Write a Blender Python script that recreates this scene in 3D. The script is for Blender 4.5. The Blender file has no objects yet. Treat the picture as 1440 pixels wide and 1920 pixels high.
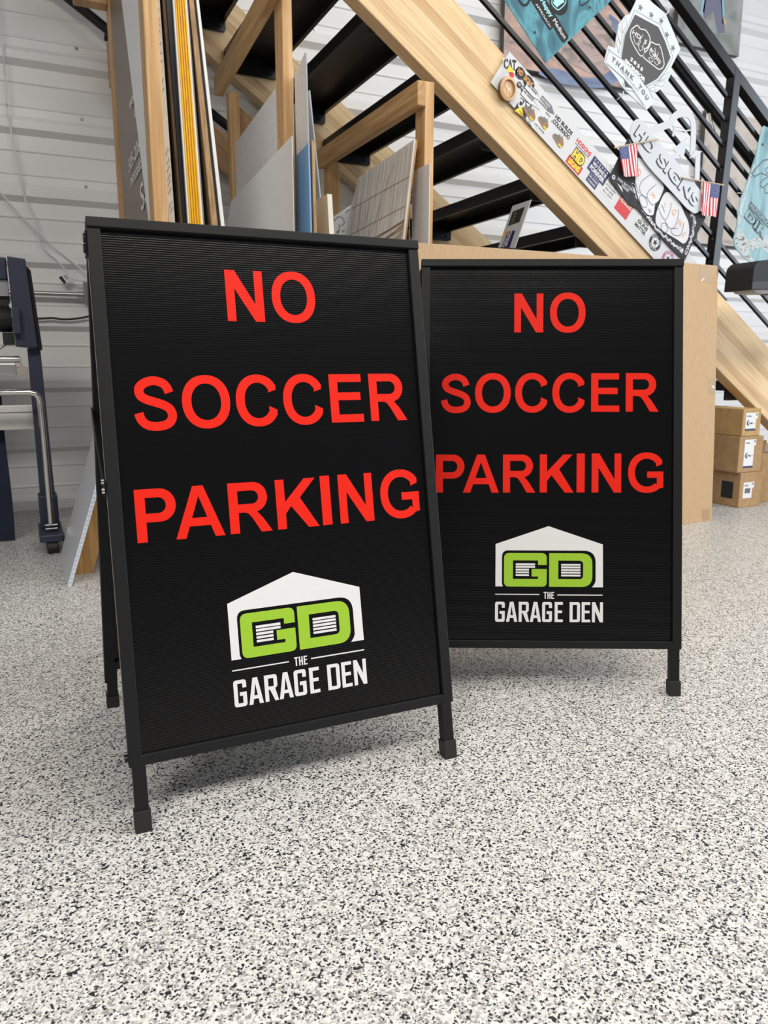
import bpy, bmesh, math, random
from mathutils import Vector, Matrix, Euler
from mathutils.geometry import tessellate_polygon
random.seed(7)
PI = math.pi
S = bpy.context.scene
COL = S.collection
# World frame: X runs along the metal wall (to the right), Y into the wall, Z up. Camera stands at X=0, Y=0.

# ------------------------------------------------------------------ camera
cam = bpy.data.cameras.new('camera'); camo = bpy.data.objects.new('camera', cam); COL.objects.link(camo)
cam.sensor_fit = 'VERTICAL'; cam.sensor_height = 36.0; cam.sensor_width = 27.0
cam.lens = 36.0 * 1432.0 / 1920.0
camo.matrix_world = Matrix([(0.904446,0.081345,-0.418761,0.000000),(-0.426587,0.174737,-0.887406,0.000000),(0.000987,0.981249,0.192741,0.796400),(0,0,0,1)])
cam.clip_start = 0.02
cam.dof.use_dof = True; cam.dof.focus_distance = 1.55; cam.dof.aperture_fstop = 9.5
S.camera = camo
# ------------------------------------------------------------------ light and exposure
S.view_settings.view_transform = 'Standard'; S.view_settings.look = 'None'
S.view_settings.exposure = 0.0; S.view_settings.gamma = 1.0
S.view_settings.use_curve_mapping = False
w = bpy.data.worlds.new('world'); S.world = w; w.use_nodes = True
bg = w.node_tree.nodes['Background']; bg.inputs[0].default_value = (0.80, 0.88, 1.0, 1); bg.inputs[1].default_value = 0.11

def area(name, loc, rot, sx, sy, power, col):
    l = bpy.data.lights.new(name, 'AREA'); l.shape = 'RECTANGLE'; l.size = sx; l.size_y = sy
    l.energy = power; l.color = col
    o = bpy.data.objects.new(name, l); o.location = loc; o.rotation_euler = rot; COL.objects.link(o); return o
WARM = (1.0, 0.955, 0.89); COOL = (0.80, 0.89, 1.0)
area('ceiling_strip_front', (1.6, -1.5, 4.7), (0, 0, 0), 3.4, 1.6, 175, WARM)
area('ceiling_strip_mid', (2.4, 1.9, 4.7), (0, 0, 0), 3.4, 1.6, 75, WARM)
area('ceiling_strip_right', (5.0, -1.2, 4.7), (0, 0, 0), 2.6, 1.6, 180, (1, .97, .93))
area('ceiling_strip_left', (-2.2, -1.5, 4.7), (0, 0, 0), 2.4, 1.6, 235, WARM)
area('garage_door_daylight', (8.6, -1.2, 2.3), (0, math.radians(90), 0), 4.2, 4.2, 400, COOL)

# ------------------------------------------------------------------ materials
MATS = {}
def mat(name, col, rough=0.5, metal=0.0, spec=0.5, coat=0.0):
    if name in MATS: return MATS[name]
    m = bpy.data.materials.new(name); m.use_nodes = True
    b = m.node_tree.nodes['Principled BSDF']
    b.inputs['Base Color'].default_value = (*col, 1); b.inputs['Roughness'].default_value = rough
    b.inputs['Metallic'].default_value = metal; b.inputs['Specular IOR Level'].default_value = spec
    b.inputs['Coat Weight'].default_value = coat
    MATS[name] = m; return m
def nd(m, t, **k):
    n = m.node_tree.nodes.new(t)
    for a, v in k.items(): setattr(n, a, v)
    return n
def lk(m, a, b): m.node_tree.links.new(a, b)
def bsdf(m): return m.node_tree.nodes['Principled BSDF']
def ramp(m, stops, interp='LINEAR'):
    r = nd(m, 'ShaderNodeValToRGB'); r.color_ramp.interpolation = interp
    e = r.color_ramp.elements
    while len(e) < len(stops): e.new(0.5)
    for i, (p, c) in enumerate(stops): e[i].position = p; e[i].color = (*c, 1)
    return r
def mapping(m, rot=(0, 0, 0), scale=(1, 1, 1)):
    tc = nd(m, 'ShaderNodeTexCoord'); mp = nd(m, 'ShaderNodeMapping')
    mp.inputs['Rotation'].default_value = rot; mp.inputs['Scale'].default_value = scale
    lk(m, tc.outputs['Object'], mp.inputs['Vector']); return mp
def bump(m, height_socket, strength, dist):
    b = nd(m, 'ShaderNodeBump'); b.inputs['Strength'].default_value = strength; b.inputs['Distance'].default_value = dist
    lk(m, height_socket, b.inputs['Height']); lk(m, b.outputs['Normal'], bsdf(m).inputs['Normal'])

def wood(name, light, dark, along='X', tilt=0.0, lam=0.0, lam_axis='Z', rough=0.55, vary=0.12):
    """Softwood: grain streaks along one axis; lam = width of the laminations of a glued beam."""
    m = mat(name, light, rough)
    sc = {'X': (1.2, 26, 26), 'Y': (26, 1.2, 26), 'Z': (26, 26, 1.2)}[along]
    m0 = mapping(m, rot=(0, tilt, 0))
    mp = nd(m, 'ShaderNodeMapping'); mp.inputs['Scale'].default_value = sc; lk(m, m0.outputs[0], mp.inputs['Vector'])
    n = nd(m, 'ShaderNodeTexNoise'); n.inputs['Scale'].default_value = 1.0; n.inputs['Detail'].default_value = 5; n.inputs['Distortion'].default_value = 1.2
    lk(m, mp.outputs[0], n.inputs['Vector'])
    n2 = nd(m, 'ShaderNodeTexNoise'); n2.inputs['Scale'].default_value = 4.0; n2.inputs['Detail'].default_value = 3
    lk(m, mp.outputs[0], n2.inputs['Vector'])
    mid = tuple((a + b) / 2 for a, b in zip(light, dark))
    r = ramp(m, [(0.30, dark), (0.5, mid), (0.68, light)]); lk(m, n.outputs['Fac'], r.inputs[0])
    mx = nd(m, 'ShaderNodeMix', data_type='RGBA', blend_type='MULTIPLY'); mx.inputs['Factor'].default_value = 0.5
    r2 = ramp(m, [(0.35, (0.72, 0.66, 0.58)), (0.55, (1, 1, 1))]); lk(m, n2.outputs['Fac'], r2.inputs[0])
    lk(m, r.outputs[0], mx.inputs['A']); lk(m, r2.outputs[0], mx.inputs['B'])
    out = mx.outputs['Result']
    if lam:
        sp = nd(m, 'ShaderNodeSeparateXYZ'); lk(m, m0.outputs[0], sp.inputs[0])
        d = nd(m, 'ShaderNodeMath', operation='DIVIDE'); d.inputs[1].default_value = lam; lk(m, sp.outputs[lam_axis], d.inputs[0])
        fl = nd(m, 'ShaderNodeMath', operation='FLOOR'); lk(m, d.outputs[0], fl.inputs[0])
        wn = nd(m, 'ShaderNodeTexWhiteNoise', noise_dimensions='1D'); lk(m, fl.outputs[0], wn.inputs['W'])
        r3 = ramp(m, [(0.0, (1 - vary * 2, 1 - vary * 2.6, 1 - vary * 3.4)), (0.5, (1, 1, 1)), (1.0, (1.06, 1.1, 1.12))]); lk(m, wn.outputs['Value'], r3.inputs[0])
        m3 = nd(m, 'ShaderNodeMix', data_type='RGBA', blend_type='MULTIPLY'); m3.inputs['Factor'].default_value = 1.0
        lk(m, out, m3.inputs['A']); lk(m, r3.outputs[0], m3.inputs['B']); out = m3.outputs['Result']
    lk(m, out, bsdf(m).inputs['Base Color'])
    return m

def speckle(name, c1, c2, scale, rough=0.8, detail=3, stretch=(1, 1, 1), lo=0.35, hi=0.65):
    m = mat(name, c1, rough); mp = mapping(m, scale=stretch)
    n = nd(m, 'ShaderNodeTexNoise'); n.inputs['Scale'].default_value = scale; n.inputs['Detail'].default_value = detail
    lk(m, mp.outputs[0], n.inputs['Vector'])
    r = ramp(m, [(lo, c2), (hi, c1)]); lk(m, n.outputs['Fac'], r.inputs[0]); lk(m, r.outputs[0], bsdf(m).inputs['Base Color'])
    return m

def floor_material():
    m = mat('flake_epoxy', (0.7, 0.7, 0.68), 0.42, coat=0.12)
    bsdf(m).inputs['Coat Roughness'].default_value = 0.25
    mp = mapping(m)
    nz = nd(m, 'ShaderNodeTexNoise'); nz.inputs['Scale'].default_value = 420; nz.inputs['Detail'].default_value = 1
    lk(m, mp.outputs[0], nz.inputs['Vector'])
    mxv = nd(m, 'ShaderNodeVectorMath', operation='MULTIPLY_ADD'); mxv.inputs[1].default_value = (0.0016, 0.0016, 0.0016)
    lk(m, nz.outputs['Color'], mxv.inputs[0]); lk(m, mp.outputs[0], mxv.inputs[2])
    def vor(scale, stops, seed):
        mv = nd(m, 'ShaderNodeVectorMath', operation='ADD'); mv.inputs[1].default_value = (seed, seed * 2.3, 0)
        lk(m, mxv.outputs[0], mv.inputs[0])
        v = nd(m, 'ShaderNodeTexVoronoi', voronoi_dimensions='2D'); v.inputs['Scale'].default_value = scale
        lk(m, mv.outputs[0], v.inputs['Vector'])
        sp = nd(m, 'ShaderNodeSeparateColor'); lk(m, v.outputs['Color'], sp.inputs[0])
        r = ramp(m, stops, 'CONSTANT'); lk(m, sp.outputs[0], r.inputs[0]); return r
    WH = (0.70, 0.695, 0.67); LG = (0.45, 0.45, 0.44); MG = (0.30, 0.295, 0.28); TN = (0.39, 0.375, 0.35); CR = (0.60, 0.585, 0.55)
    base = vor(360, [(0, WH), (0.36, LG), (0.58, CR), (0.70, TN), (0.80, MG), (0.89, WH)], 0.0)
    big = vor(225, [(0, WH), (0.25, LG), (0.5, WH), (0.75, MG), (0.85, CR)], 3.1)
    bsel = vor(225, [(0, (0, 0, 0)), (0.68, (1, 1, 1))], 3.1)
    m1 = nd(m, 'ShaderNodeMix', data_type='RGBA'); lk(m, bsel.outputs[0], m1.inputs['Factor']); lk(m, base.outputs[0], m1.inputs['A']); lk(m, big.outputs[0], m1.inputs['B'])
    d1 = vor(290, [(0, (0, 0, 0)), (0.885, (1, 1, 1))], 7.7)
    d2 = vor(470, [(0, (0, 0, 0)), (0.925, (1, 1, 1))], 11.3)
    mxm = nd(m, 'ShaderNodeMath', operation='MAXIMUM'); lk(m, d1.outputs[0], mxm.inputs[0]); lk(m, d2.outputs[0], mxm.inputs[1])
    m2 = nd(m, 'ShaderNodeMix', data_type='RGBA'); m2.inputs['B'].default_value = (0.014, 0.015, 0.021, 1)
    lk(m, mxm.outputs[0], m2.inputs['Factor']); lk(m, m1.outputs['Result'], m2.inputs['A'])
    # two saw-cut control joints: one along Y at X=1.12, one across
    sp = nd(m, 'ShaderNodeSeparateXYZ'); lk(m, mp.outputs[0], sp.inputs[0])
    def line(ax, ay, c, wd):
        a = nd(m, 'ShaderNodeMath', operation='MULTIPLY'); a.inputs[1].default_value = ax; lk(m, sp.outputs['X'], a.inputs[0])
        b = nd(m, 'ShaderNodeMath', operation='MULTIPLY_ADD'); b.inputs[1].default_value = ay; lk(m, sp.outputs['Y'], b.inputs[0]); lk(m, a.outputs[0], b.inputs[2])
        s = nd(m, 'ShaderNodeMath', operation='SUBTRACT'); s.inputs[1].default_value = c; lk(m, b.outputs[0], s.inputs[0])
        ab = nd(m, 'ShaderNodeMath', operation='ABSOLUTE'); lk(m, s.outputs[0], ab.inputs[0])
        lt = nd(m, 'ShaderNodeMath', operation='LESS_THAN'); lt.inputs[1].default_value = wd; lk(m, ab.outputs[0], lt.inputs[0]); return lt
    l1 = line(1, 0.0, 1.118, 0.0016); l2 = line(0.075, 1, 2.14, 0.0015)
    mxl = nd(m, 'ShaderNodeMath', operation='MAXIMUM'); lk(m, l1.outputs[0], mxl.inputs[0]); lk(m, l2.outputs[0], mxl.inputs[1])
    mf = nd(m, 'ShaderNodeMath', operation='MULTIPLY'); mf.inputs[1].default_value = 0.75; lk(m, mxl.outputs[0], mf.inputs[0])
    m4 = nd(m, 'ShaderNodeMix', data_type='RGBA'); m4.inputs['B'].default_value = (0.10, 0.10, 0.10, 1)
    lk(m, mf.outputs[0], m4.inputs['Factor']); lk(m, m2.outputs['Result'], m4.inputs['A'])
    lk(m, m4.outputs['Result'], bsdf(m).inputs['Base Color'])
    return m

def fluted(name, col, rough, spec=0.5, pitch=0.0040, strength=0.10):
    """Twin-wall plastic: shallow flutes run across the sheet."""
    m = mat(name, col, rough, spec=spec)
    mp = mapping(m)
    wv = nd(m, 'ShaderNodeTexWave', wave_type='BANDS', bands_direction='Z', wave_profile='SIN')
    wv.inputs['Scale'].default_value = 2 * PI / 20.0 / pitch; wv.inputs['Distortion'].default_value = 0.0
    lk(m, mp.outputs[0], wv.inputs['Vector'])
    r = ramp(m, [(0.0, (0, 0, 0)), (0.22, (0.7, 0.7, 0.7)), (1.0, (1, 1, 1))]); lk(m, wv.outputs['Fac'], r.inputs[0])
    bump(m, r.outputs[0], strength, 0.0009)
    return m

def tread_metal():
    m = mat('perforated_black_steel', (0.012, 0.012, 0.014), 0.42)
    mp = mapping(m, scale=(52, 52, 52))
    v = nd(m, 'ShaderNodeTexVoronoi', feature='F1', voronoi_dimensions='2D'); v.inputs['Randomness'].default_value = 0.0; v.inputs['Scale'].default_value = 1.0
    lk(m, mp.outputs[0], v.inputs['Vector'])
    r = ramp(m, [(0.26, (0.0, 0.0, 0.0)), (0.34, (1, 1, 1))]); lk(m, v.outputs['Distance'], r.inputs[0])
    c = ramp(m, [(0, (0.002, 0.002, 0.002)), (1, (0.035, 0.028, 0.022))]); lk(m, r.outputs[0], c.inputs[0]); lk(m, c.outputs[0], bsdf(m).inputs['Base Color'])
    bump(m, r.outputs[0], 0.6, 0.003)
    return m

def canvas_art(name, stops, scale, stretch=(1, 1, 1), dist=1.0):
    m = mat(name, (0.5, 0.5, 0.5), 0.7); mp = mapping(m, scale=stretch)
    n = nd(m, 'ShaderNodeTexNoise'); n.inputs['Scale'].default_value = scale; n.inputs['Detail'].default_value = 8; n.inputs['Distortion'].default_value = dist
    lk(m, mp.outputs[0], n.inputs['Vector'])
    r = ramp(m, stops); lk(m, n.outputs['Fac'], r.inputs[0]); lk(m, r.outputs[0], bsdf(m).inputs['Base Color']); return m

M_FLOOR = floor_material()
M_WALL = mat('white_wall_steel', (0.86, 0.85, 0.84), 0.38)
M_BLACK = mat('black_powder_coat', (0.010, 0.010, 0.012), 0.30, spec=0.35)
M_SIGNFRAME = speckle('textured_black_frame', (0.0105, 0.0107, 0.0115), (0.008, 0.0082, 0.009), 900, 0.50); bsdf(M_SIGNFRAME).inputs['Specular IOR Level'].default_value = 0.25
M_PANEL = fluted('black_fluted_plastic', (0.0030, 0.0027, 0.0030), 0.20, 0.42, strength=0.15)
M_RED = fluted('red_vinyl', (0.74, 0.018, 0.008), 0.40, 0.22, strength=0.08)
M_VWHITE = fluted('white_vinyl', (0.72, 0.72, 0.72), 0.35, 0.4, strength=0.08)
M_GREEN = fluted('lime_vinyl', (0.31, 0.53, 0.035), 0.35, 0.4, strength=0.08)
M_RUBBER = mat('black_rubber', (0.010, 0.010, 0.010), 0.6)
M_CHROME = mat('bright_metal', (0.72, 0.70, 0.67), 0.18, 1.0)
M_GALV = mat('galvanised_steel', (0.55, 0.57, 0.56), 0.3, 1.0)
M_ALU = mat('brushed_aluminium', (0.72, 0.70, 0.68), 0.32, 1.0)
GL_L, GL_D = (0.80, 0.585, 0.335), (0.70, 0.475, 0.245)
SLOPE = math.atan(0.672)
M_STRINGER = wood('glulam_fir', GL_L, GL_D, 'X', -SLOPE, 0.0445, 'Z', vary=0.10)
M_POSTW = wood('fir_stud_upright', (0.70, 0.44, 0.205), (0.48, 0.265, 0.10), 'Z')
M_RAILW = wood('fir_stud_level', (0.62, 0.385, 0.17), (0.40, 0.22, 0.082), 'Y')
M_BRACEW = wood('fir_stud_slanted', (0.60, 0.38, 0.19), (0.40, 0.22, 0.10), 'X', -0.7)
M_PINE = wood('pine_panel', (0.62, 0.37, 0.14), (0.40, 0.20, 0.06), 'Z')
M_TREAD = tread_metal()
M_CARD = speckle('cardboard', (0.56, 0.385, 0.225), (0.50, 0.335, 0.185), 30, 0.85, 4, (9, 9, 1.2))
M_CARD2 = speckle('brown_cardboard', (0.47, 0.30, 0.15), (0.40, 0.25, 0.12), 25, 0.85)
M_CARD3 = speckle('tan_cardboard', (0.55, 0.35, 0.15), (0.48, 0.30, 0.12), 25, 0.85)
M_TAPE = mat('packing_tape', (0.42, 0.28, 0.15), 0.35, spec=0.3)
M_PAPER = mat('white_paper', (0.82, 0.82, 0.82), 0.6)
M_WHITE = mat('white_plastic', (0.80, 0.80, 0.80), 0.45)
M_INK = mat('black_ink', (0.018, 0.018, 0.02), 0.6)
M_GREYINK = mat('grey_ink', (0.16, 0.16, 0.18), 0.6)
M_NAVYINK = mat('navy_ink', (0.012, 0.016, 0.09), 0.5)
M_REDINK = mat('red_ink', (0.60, 0.02, 0.03), 0.5)
M_YELINK = mat('yellow_ink', (0.90, 0.62, 0.03), 0.5)
M_ORINK = mat('orange_ink', (0.85, 0.38, 0.10), 0.5)
M_BROWNINK = mat('brown_ink', (0.30, 0.17, 0.09), 0.6)
M_PINKINK = mat('magenta_ink', (0.42, 0.10, 0.30), 0.5)
M_NAVY = speckle('navy_machine_paint', (0.030, 0.036, 0.066), (0.025, 0.030, 0.056), 600, 0.45)
M_NAVYCLOTH = speckle('navy_cloth', (0.006, 0.013, 0.035), (0.004, 0.009, 0.026), 9, 0.8)
M_DARKP = mat('dark_grey_plastic', (0.018, 0.018, 0.019), 0.6, spec=0.25)

# ------------------------------------------------------------------ mesh helpers
class MB:
    def __init__(s): s.v = []; s.f = []; s.m = []
    def add(s, vs, fs, mi=0):
        o = len(s.v); s.v += [tuple(v) for v in vs]; s.f += [tuple(i + o for i in f) for f in fs]; s.m += [mi] * len(fs); return s
    def box(s, x0, x1, y0, y1, z0, z1, mi=0):
        return s.hexa([(x0, y0, z0), (x1, y0, z0), (x1, y1, z0), (x0, y1, z0)], [(x0, y0, z1), (x1, y0, z1), (x1, y1, z1), (x0, y1, z1)], mi)
    def hexa(s, b, t, mi=0):
        return s.add(list(b) + list(t), [(3, 2, 1, 0), (4, 5, 6, 7), (0, 1, 5, 4), (1, 2, 6, 5), (2, 3, 7, 6), (3, 0, 4, 7)], mi)
    def prism(s, poly, fn, d0, d1, mi=0):
        """poly in 2D, fn(u, v, d) -> 3D, extruded from d0 to d1"""
        n = len(poly); vs = [fn(u, v, d0) for u, v in poly] + [fn(u, v, d1) for u, v in poly]
        fs = [tuple(range(n - 1, -1, -1)), tuple(range(n, 2 * n))] + [(i, (i + 1) % n, n + (i + 1) % n, n + i) for i in range(n)]
        return s.add(vs, fs, mi)
    def fill(s, loops, fn, d=0.0, mi=0):
        """flat figure with holes"""
        if len(loops) == 1 and isinstance(loops[0], Line):
            l = loops[0]; n = len(l) // 2
            return s.add([fn(u, v, d) for u, v in l], [(i, i + 1, 2 * n - 2 - i, 2 * n - 1 - i) for i in range(n - 1)], mi)
        ls = [[Vector((u, v, 0)) for u, v in l] for l in loops]
        tr = tessellate_polygon(ls); pts = [p for l in ls for p in l]
        return s.add([fn(p.x, p.y, d) for p in pts], [tuple(t) for t in tr], mi)
    def tube(s, path, r, n=12, mi=0, cap=True):
        P = [Vector(p) for p in path]; rings = []; up = Vector((0, 0, 1))
        for i, p in enumerate(P):
            t = (P[min(i + 1, len(P) - 1)] - P[max(i - 1, 0)]).normalized()
            a = t.cross(up)
            if a.length < 1e-3: a = t.cross(Vector((0, 1, 0)))
            a.normalize(); b = a.cross(t).normalized()
            rr = r[i] if isinstance(r, (list, tuple)) else r
            rings.append([p + (a * math.cos(2 * PI * k / n) + b * math.sin(2 * PI * k / n)) * rr for k in range(n)])
        vs = [q for rg in rings for q in rg]; fs = []
        for i in range(len(P) - 1):
            for k in range(n): fs.append((i * n + k, i * n + (k + 1) % n, (i + 1) * n + (k + 1) % n, (i + 1) * n + k))
        if cap: fs += [tuple(range(n - 1, -1, -1)), tuple(range((len(P) - 1) * n, len(P) * n))]
        return s.add(vs, fs, mi)
    def bar(s, p0, p1, w, hgt, side=Vector((0, 1, 0)), mi=0):
        """square-section bar from p0 to p1; w along `side`, hgt across"""
        p0 = Vector(p0); p1 = Vector(p1); t = (p1 - p0).normalized(); a = (Vector(side) - t * t.dot(Vector(side))).normalized(); b = t.cross(a)
        q = lambda p: [p - a * w / 2 - b * hgt / 2, p + a * w / 2 - b * hgt / 2, p + a * w / 2 + b * hgt / 2, p - a * w / 2 + b * hgt / 2]
        return s.hexa(q(p0), q(p1), mi)
    def disk(s, fn, u, v, r, d0, d1, n=32, mi=0, ru=None):
        return s.prism([(u + (ru or r) * math.cos(2 * PI * k / n), v + r * math.sin(2 * PI * k / n)) for k in range(n)], fn, d0, d1, mi)
    def build(s, name, mats, parent=None, local=False, bevel=0.0, smooth=False, label=None, solid=0.0):
        if not isinstance(mats, (list, tuple)): mats = [mats]
        me = bpy.data.meshes.new(name)
        off = Vector((0, 0, 0))
        if parent and not local:
            p = parent
            while p: off += p.location; p = p.parent
        me.from_pydata([(v[0] - off.x, v[1] - off.y, v[2] - off.z) for v in s.v], [], s.f)
        for m in mats: me.materials.append(m)
        me.polygons.foreach_set('material_index', s.m)
        bm = bmesh.new(); bm.from_mesh(me); bmesh.ops.recalc_face_normals(bm, faces=bm.faces)
        if smooth:
            for f in bm.faces: f.smooth = True
            for e in bm.edges:
                if len(e.link_faces) == 2 and e.calc_face_angle(0) > 0.7: e.smooth = False
        bm.to_mesh(me); bm.free(); me.update()
        o = bpy.data.objects.new(name, me); COL.objects.link(o)
        if parent: o.parent = parent
        if bevel:
            b = o.modifiers.new('bevel', 'BEVEL'); b.width = bevel; b.segments = 2; b.limit_method = 'ANGLE'; b.angle_limit = 0.6
        if solid:
            b = o.modifiers.new('thickness', 'SOLIDIFY'); b.thickness = solid
        if label: o['label'] = label
        return o
def thing(name, label, cat, loc=(0, 0, 0), rz=0.0, group=None):
    o = bpy.data.objects.new(name, None); o.empty_display_size = 0.05; COL.objects.link(o)
    o.location = loc; o.rotation_euler = (0, 0, rz); o['label'] = label; o['category'] = cat
    if group: o['group'] = group
    return o
def tag(o, label, cat, group=None):
    o['label'] = label; o['category'] = cat
    if group: o['group'] = group
    return o
def structure(o): o['kind'] = 'structure'; return o

def planeY(y, sgn=-1):            # (u=X, v=Z, d=depth towards the room)
    return lambda u, v, d: (u, y + sgn * d, v)
def planeX(x, sgn=-1): return lambda u, v, d: (x + sgn * d, u, v)
def frameUV(p0, p1, n=(0, -1, 0)):
    """text frame: origin p0, baseline towards p1, facing n"""
    p0 = Vector(p0); U = (Vector(p1) - p0).normalized(); N = Vector(n).normalized(); V = N.cross(U).normalized()
    f = lambda u, v, d: tuple(p0 + U * u + V * v + N * d)
    f.length = (Vector(p1) - p0).length; return f
def rpoly(pts, n=6):
    """polygon with rounded corners: (x, y, radius)"""
    out = []; k = len(pts)
    for i, p in enumerate(pts):
        if len(p) == 2 or p[2] == 0: out.append((p[0], p[1])); continue
        c = Vector(p[:2]); a = Vector(pts[i - 1][:2]) - c; b = Vector(pts[(i + 1) % k][:2]) - c
        r = min(p[2], a.length * 0.5, b.length * 0.5); a = c + a.normalized() * r; b = c + b.normalized() * r
        for j in range(n + 1):
            t = j / n; q = a * (1 - t) ** 2 + c * 2 * t * (1 - t) + b * t * t; out.append((q.x, q.y))
    return out
def catmull(P, n=8, closed=False):
    out = []; k = len(P)
    rng = range(k if closed else k - 1)
    for i in rng:
        g = lambda j: Vector(P[j % k]) if closed else Vector(P[max(0, min(k - 1, j))])
        a, b, c, d = g(i - 1), g(i), g(i + 1), g(i + 2)
        for j in range(n):
            t = j / n
            out.append(tuple(0.5 * ((2 * b) + (c - a) * t + (2 * a - 5 * b + 4 * c - d) * t * t + (3 * b - a - 3 * c + d) * t ** 3)))
    if not closed: out.append(tuple(P[-1]))
    return out
class Line(list): pass
def stroke(P, w):
    """closed outline of a stroked polyline"""
    V = [Vector(p[:2]) for p in P]; L = []; Rr = []
    for i, p in enumerate(V):
        t = (V[min(i + 1, len(V) - 1)] - V[max(i - 1, 0)]).normalized(); nrm = Vector((-t.y, t.x)) * w / 2
        L.append(tuple(p + nrm)); Rr.append(tuple(p - nrm))
    return Line(L + Rr[::-1])
def star(cx, cy, r, rot=0.0):
    return [(cx + (r if k % 2 == 0 else r * 0.4) * math.cos(rot + PI / 2 + k * PI / 5), cy + (r if k % 2 == 0 else r * 0.4) * math.sin(rot + PI / 2 + k * PI / 5)) for k in range(10)]

_txt = {}
def text_geo(s, bold):
    key = (s, bold)
    if key not in _txt:
        cu = bpy.data.curves.new('t', 'FONT'); cu.body = s; cu.size = 1.0; cu.offset = bold; cu.resolution_u = 3
        o = bpy.data.objects.new('t', cu); COL.objects.link(o); dg = bpy.context.evaluated_depsgraph_get(); dg.update()
        me = bpy.data.meshes.new_from_object(o.evaluated_get(dg)); 
        vs = [(v.co.x, v.co.y) for v in me.vertices]; fs = [tuple(p.vertices) for p in me.polygons]
        bpy.data.objects.remove(o); bpy.data.curves.remove(cu); bpy.data.meshes.remove(me)
        x0 = min(v[0] for v in vs); x1 = max(v[0] for v in vs)
        _txt[key] = (vs, fs, x0, x1)
    return _txt[key]
def text(mb, s, fn, u, v, cap, width=None, d=0.0006, mi=0, bold=0.02, align='L'):
    """lettering: cap = capital height; width stretches the line to fit"""
    vs, fs, x0, x1 = text_geo(s, bold); k = cap / 0.73; kx = k if width is None else width / (x1 - x0)
    w = (x1 - x0) * kx; du = {'L': 0, 'C': -w / 2, 'R': -w}[align]
    return mb.add([fn(u + du + (a - x0) * kx, v + b * k, d) for a, b in vs], fs, mi)

# ------------------------------------------------------------------ setting
mb = MB(); mb.box(-4.5, 9.5, -8.0, 4.62, -0.1, 0.0)
structure(mb.build('floor', M_FLOOR))
WALL_Y = 4.561; PITCH = 0.3227; Z0 = 0.633
def wall_profile():
    P = []; n0 = -2
    for k in range(n0, 14):
        b = Z0 + PITCH * (k + 1)
        # one panel pitch, downwards: rib underside, flat, two minor ribs, rib top
        seq = [(0.0, 0), (-0.066, 0), (-0.069, .006), (-0.075, .006), (-0.081, 0), (-0.176, 0), (-0.182, .006), (-0.188, .006), (-0.193, 0), (-0.230, 0), (-0.260, .036), (-0.297, .036)]
        P.append([(WALL_Y - d, b + z) for z, d in seq])
    out = []
    for seg in reversed(P): out += seg
    return [p for p in out if p[1] > 0.0]
pr_ = wall_profile()
mb = MB(); pr_ = [(pr_[0][0], 5.0)] + pr_ + [(pr_[-1][0], 0.0)]
vs = [(-3.5, y, z) for y, z in pr_] + [(9.5, y, z) for y, z in pr_]; n = len(pr_)
mb.add(vs, [(i, i + 1, n + i + 1, n + i) for i in range(n - 1)])
WALL = structure(mb.build('wall_back', M_WALL, solid=0.0))
mb = MB(); 
for (sx, sz) in [(0.406, 2.371), (0.410, 2.035), (0.406, 1.705), (-0.01, 1.323), (1.707, 2.676), (3.003, 2.015), (5.141, 3.297), (5.144, 2.969), (1.72, 2.035), (2.99, 1.69)]:
    m1 = MB(); m1.disk(planeY(WALL_Y), sx, sz, 0.0085, 0, 0.002, 14); m1.disk(planeY(WALL_Y), sx, sz, 0.0055, 0.002, 0.008, 6)
    m1.build('wall_screw', M_GALV, WALL)
mb = MB(); mb.box(-3.5, 9.5, WALL_Y - 0.022, WALL_Y + .01, 0.0, 0.018)
structure(mb.build('baseboard_back', mat('dark_base_trim', (0.10, 0.10, 0.10), 0.6)))

# ------------------------------------------------------------------ the two A-frame signs
def ell(cx, cy, a, b, t, e=0.88):
    c, s = math.cos(t), math.sin(t)
    return (cx + a * math.copysign(abs(c) ** e, c), cy + b * math.copysign(abs(s) ** e, s))
def L_O(l, r, b, t, s):
    cx, cy, a, h = (l + r) / 2, (b + t) / 2, (r - l) / 2, (t - b) / 2; N = 48
    return [[[ell(cx, cy, a, h, 2 * PI * k / N, .92) for k in range(N)], [ell(cx, cy, a - s * 1.06, h - s * .98, 2 * PI * k / N, .94) for k in range(N)]]]
def L_C(l, r, b, t, s):
    a = (r - l) * 0.535; cx, cy, h = l + a, (b + t) / 2, (t - b) / 2; N = 40
    o = [ell(cx, cy, a, h, math.radians(24) + k / N * math.radians(312), .92) for k in range(N + 1)]
    i = [ell(cx, cy, a - s * 1.06, h - s * .98, math.radians(27) + k / N * math.radians(306), .94) for k in range(N + 1)]
    o[0] = (r - .001, cy + h * .40); o[-1] = (r, cy - h * .37)
    i[0] = (r - s * 1.02, cy + h * .30); i[-1] = (r - s * 1.0, cy - h * .22)
    return [[o + i[::-1]]]
def L_G(l, r, b, t, s):
    a = (r - l) * 0.53; cx, cy, h = l + a, (b + t) / 2, (t - b) / 2; N = 40
    o = [ell(cx, cy, a, h, math.radians(28) + k / N * math.radians(290), .92) for k in range(N + 1)]
    i = [ell(cx, cy, a - s * 1.06, h - s * .98, math.radians(32) + k / N * math.radians(280), .94) for k in range(N + 1)]
    o[0] = (r - .003, cy + h * .42); i[0] = (r - s * 1.12, cy + h * .30)
    yb = cy + h * .06
    o = [p for p in o if not (p[0] > r - s * .5 and p[1] < cy)]
    tail = [(r, b + h * .27), (r, yb), (cx + a * .02, yb), (cx + a * .02, yb - s * .98), (r - s * 1.0, yb - s * .98), (r - s * 1.0, b + h * .42)]
    i = [p for p in i if not (p[0] > r - s * 1.05 and p[1] < cy)]
    return [[o + tail + i[::-1]]]
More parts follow.
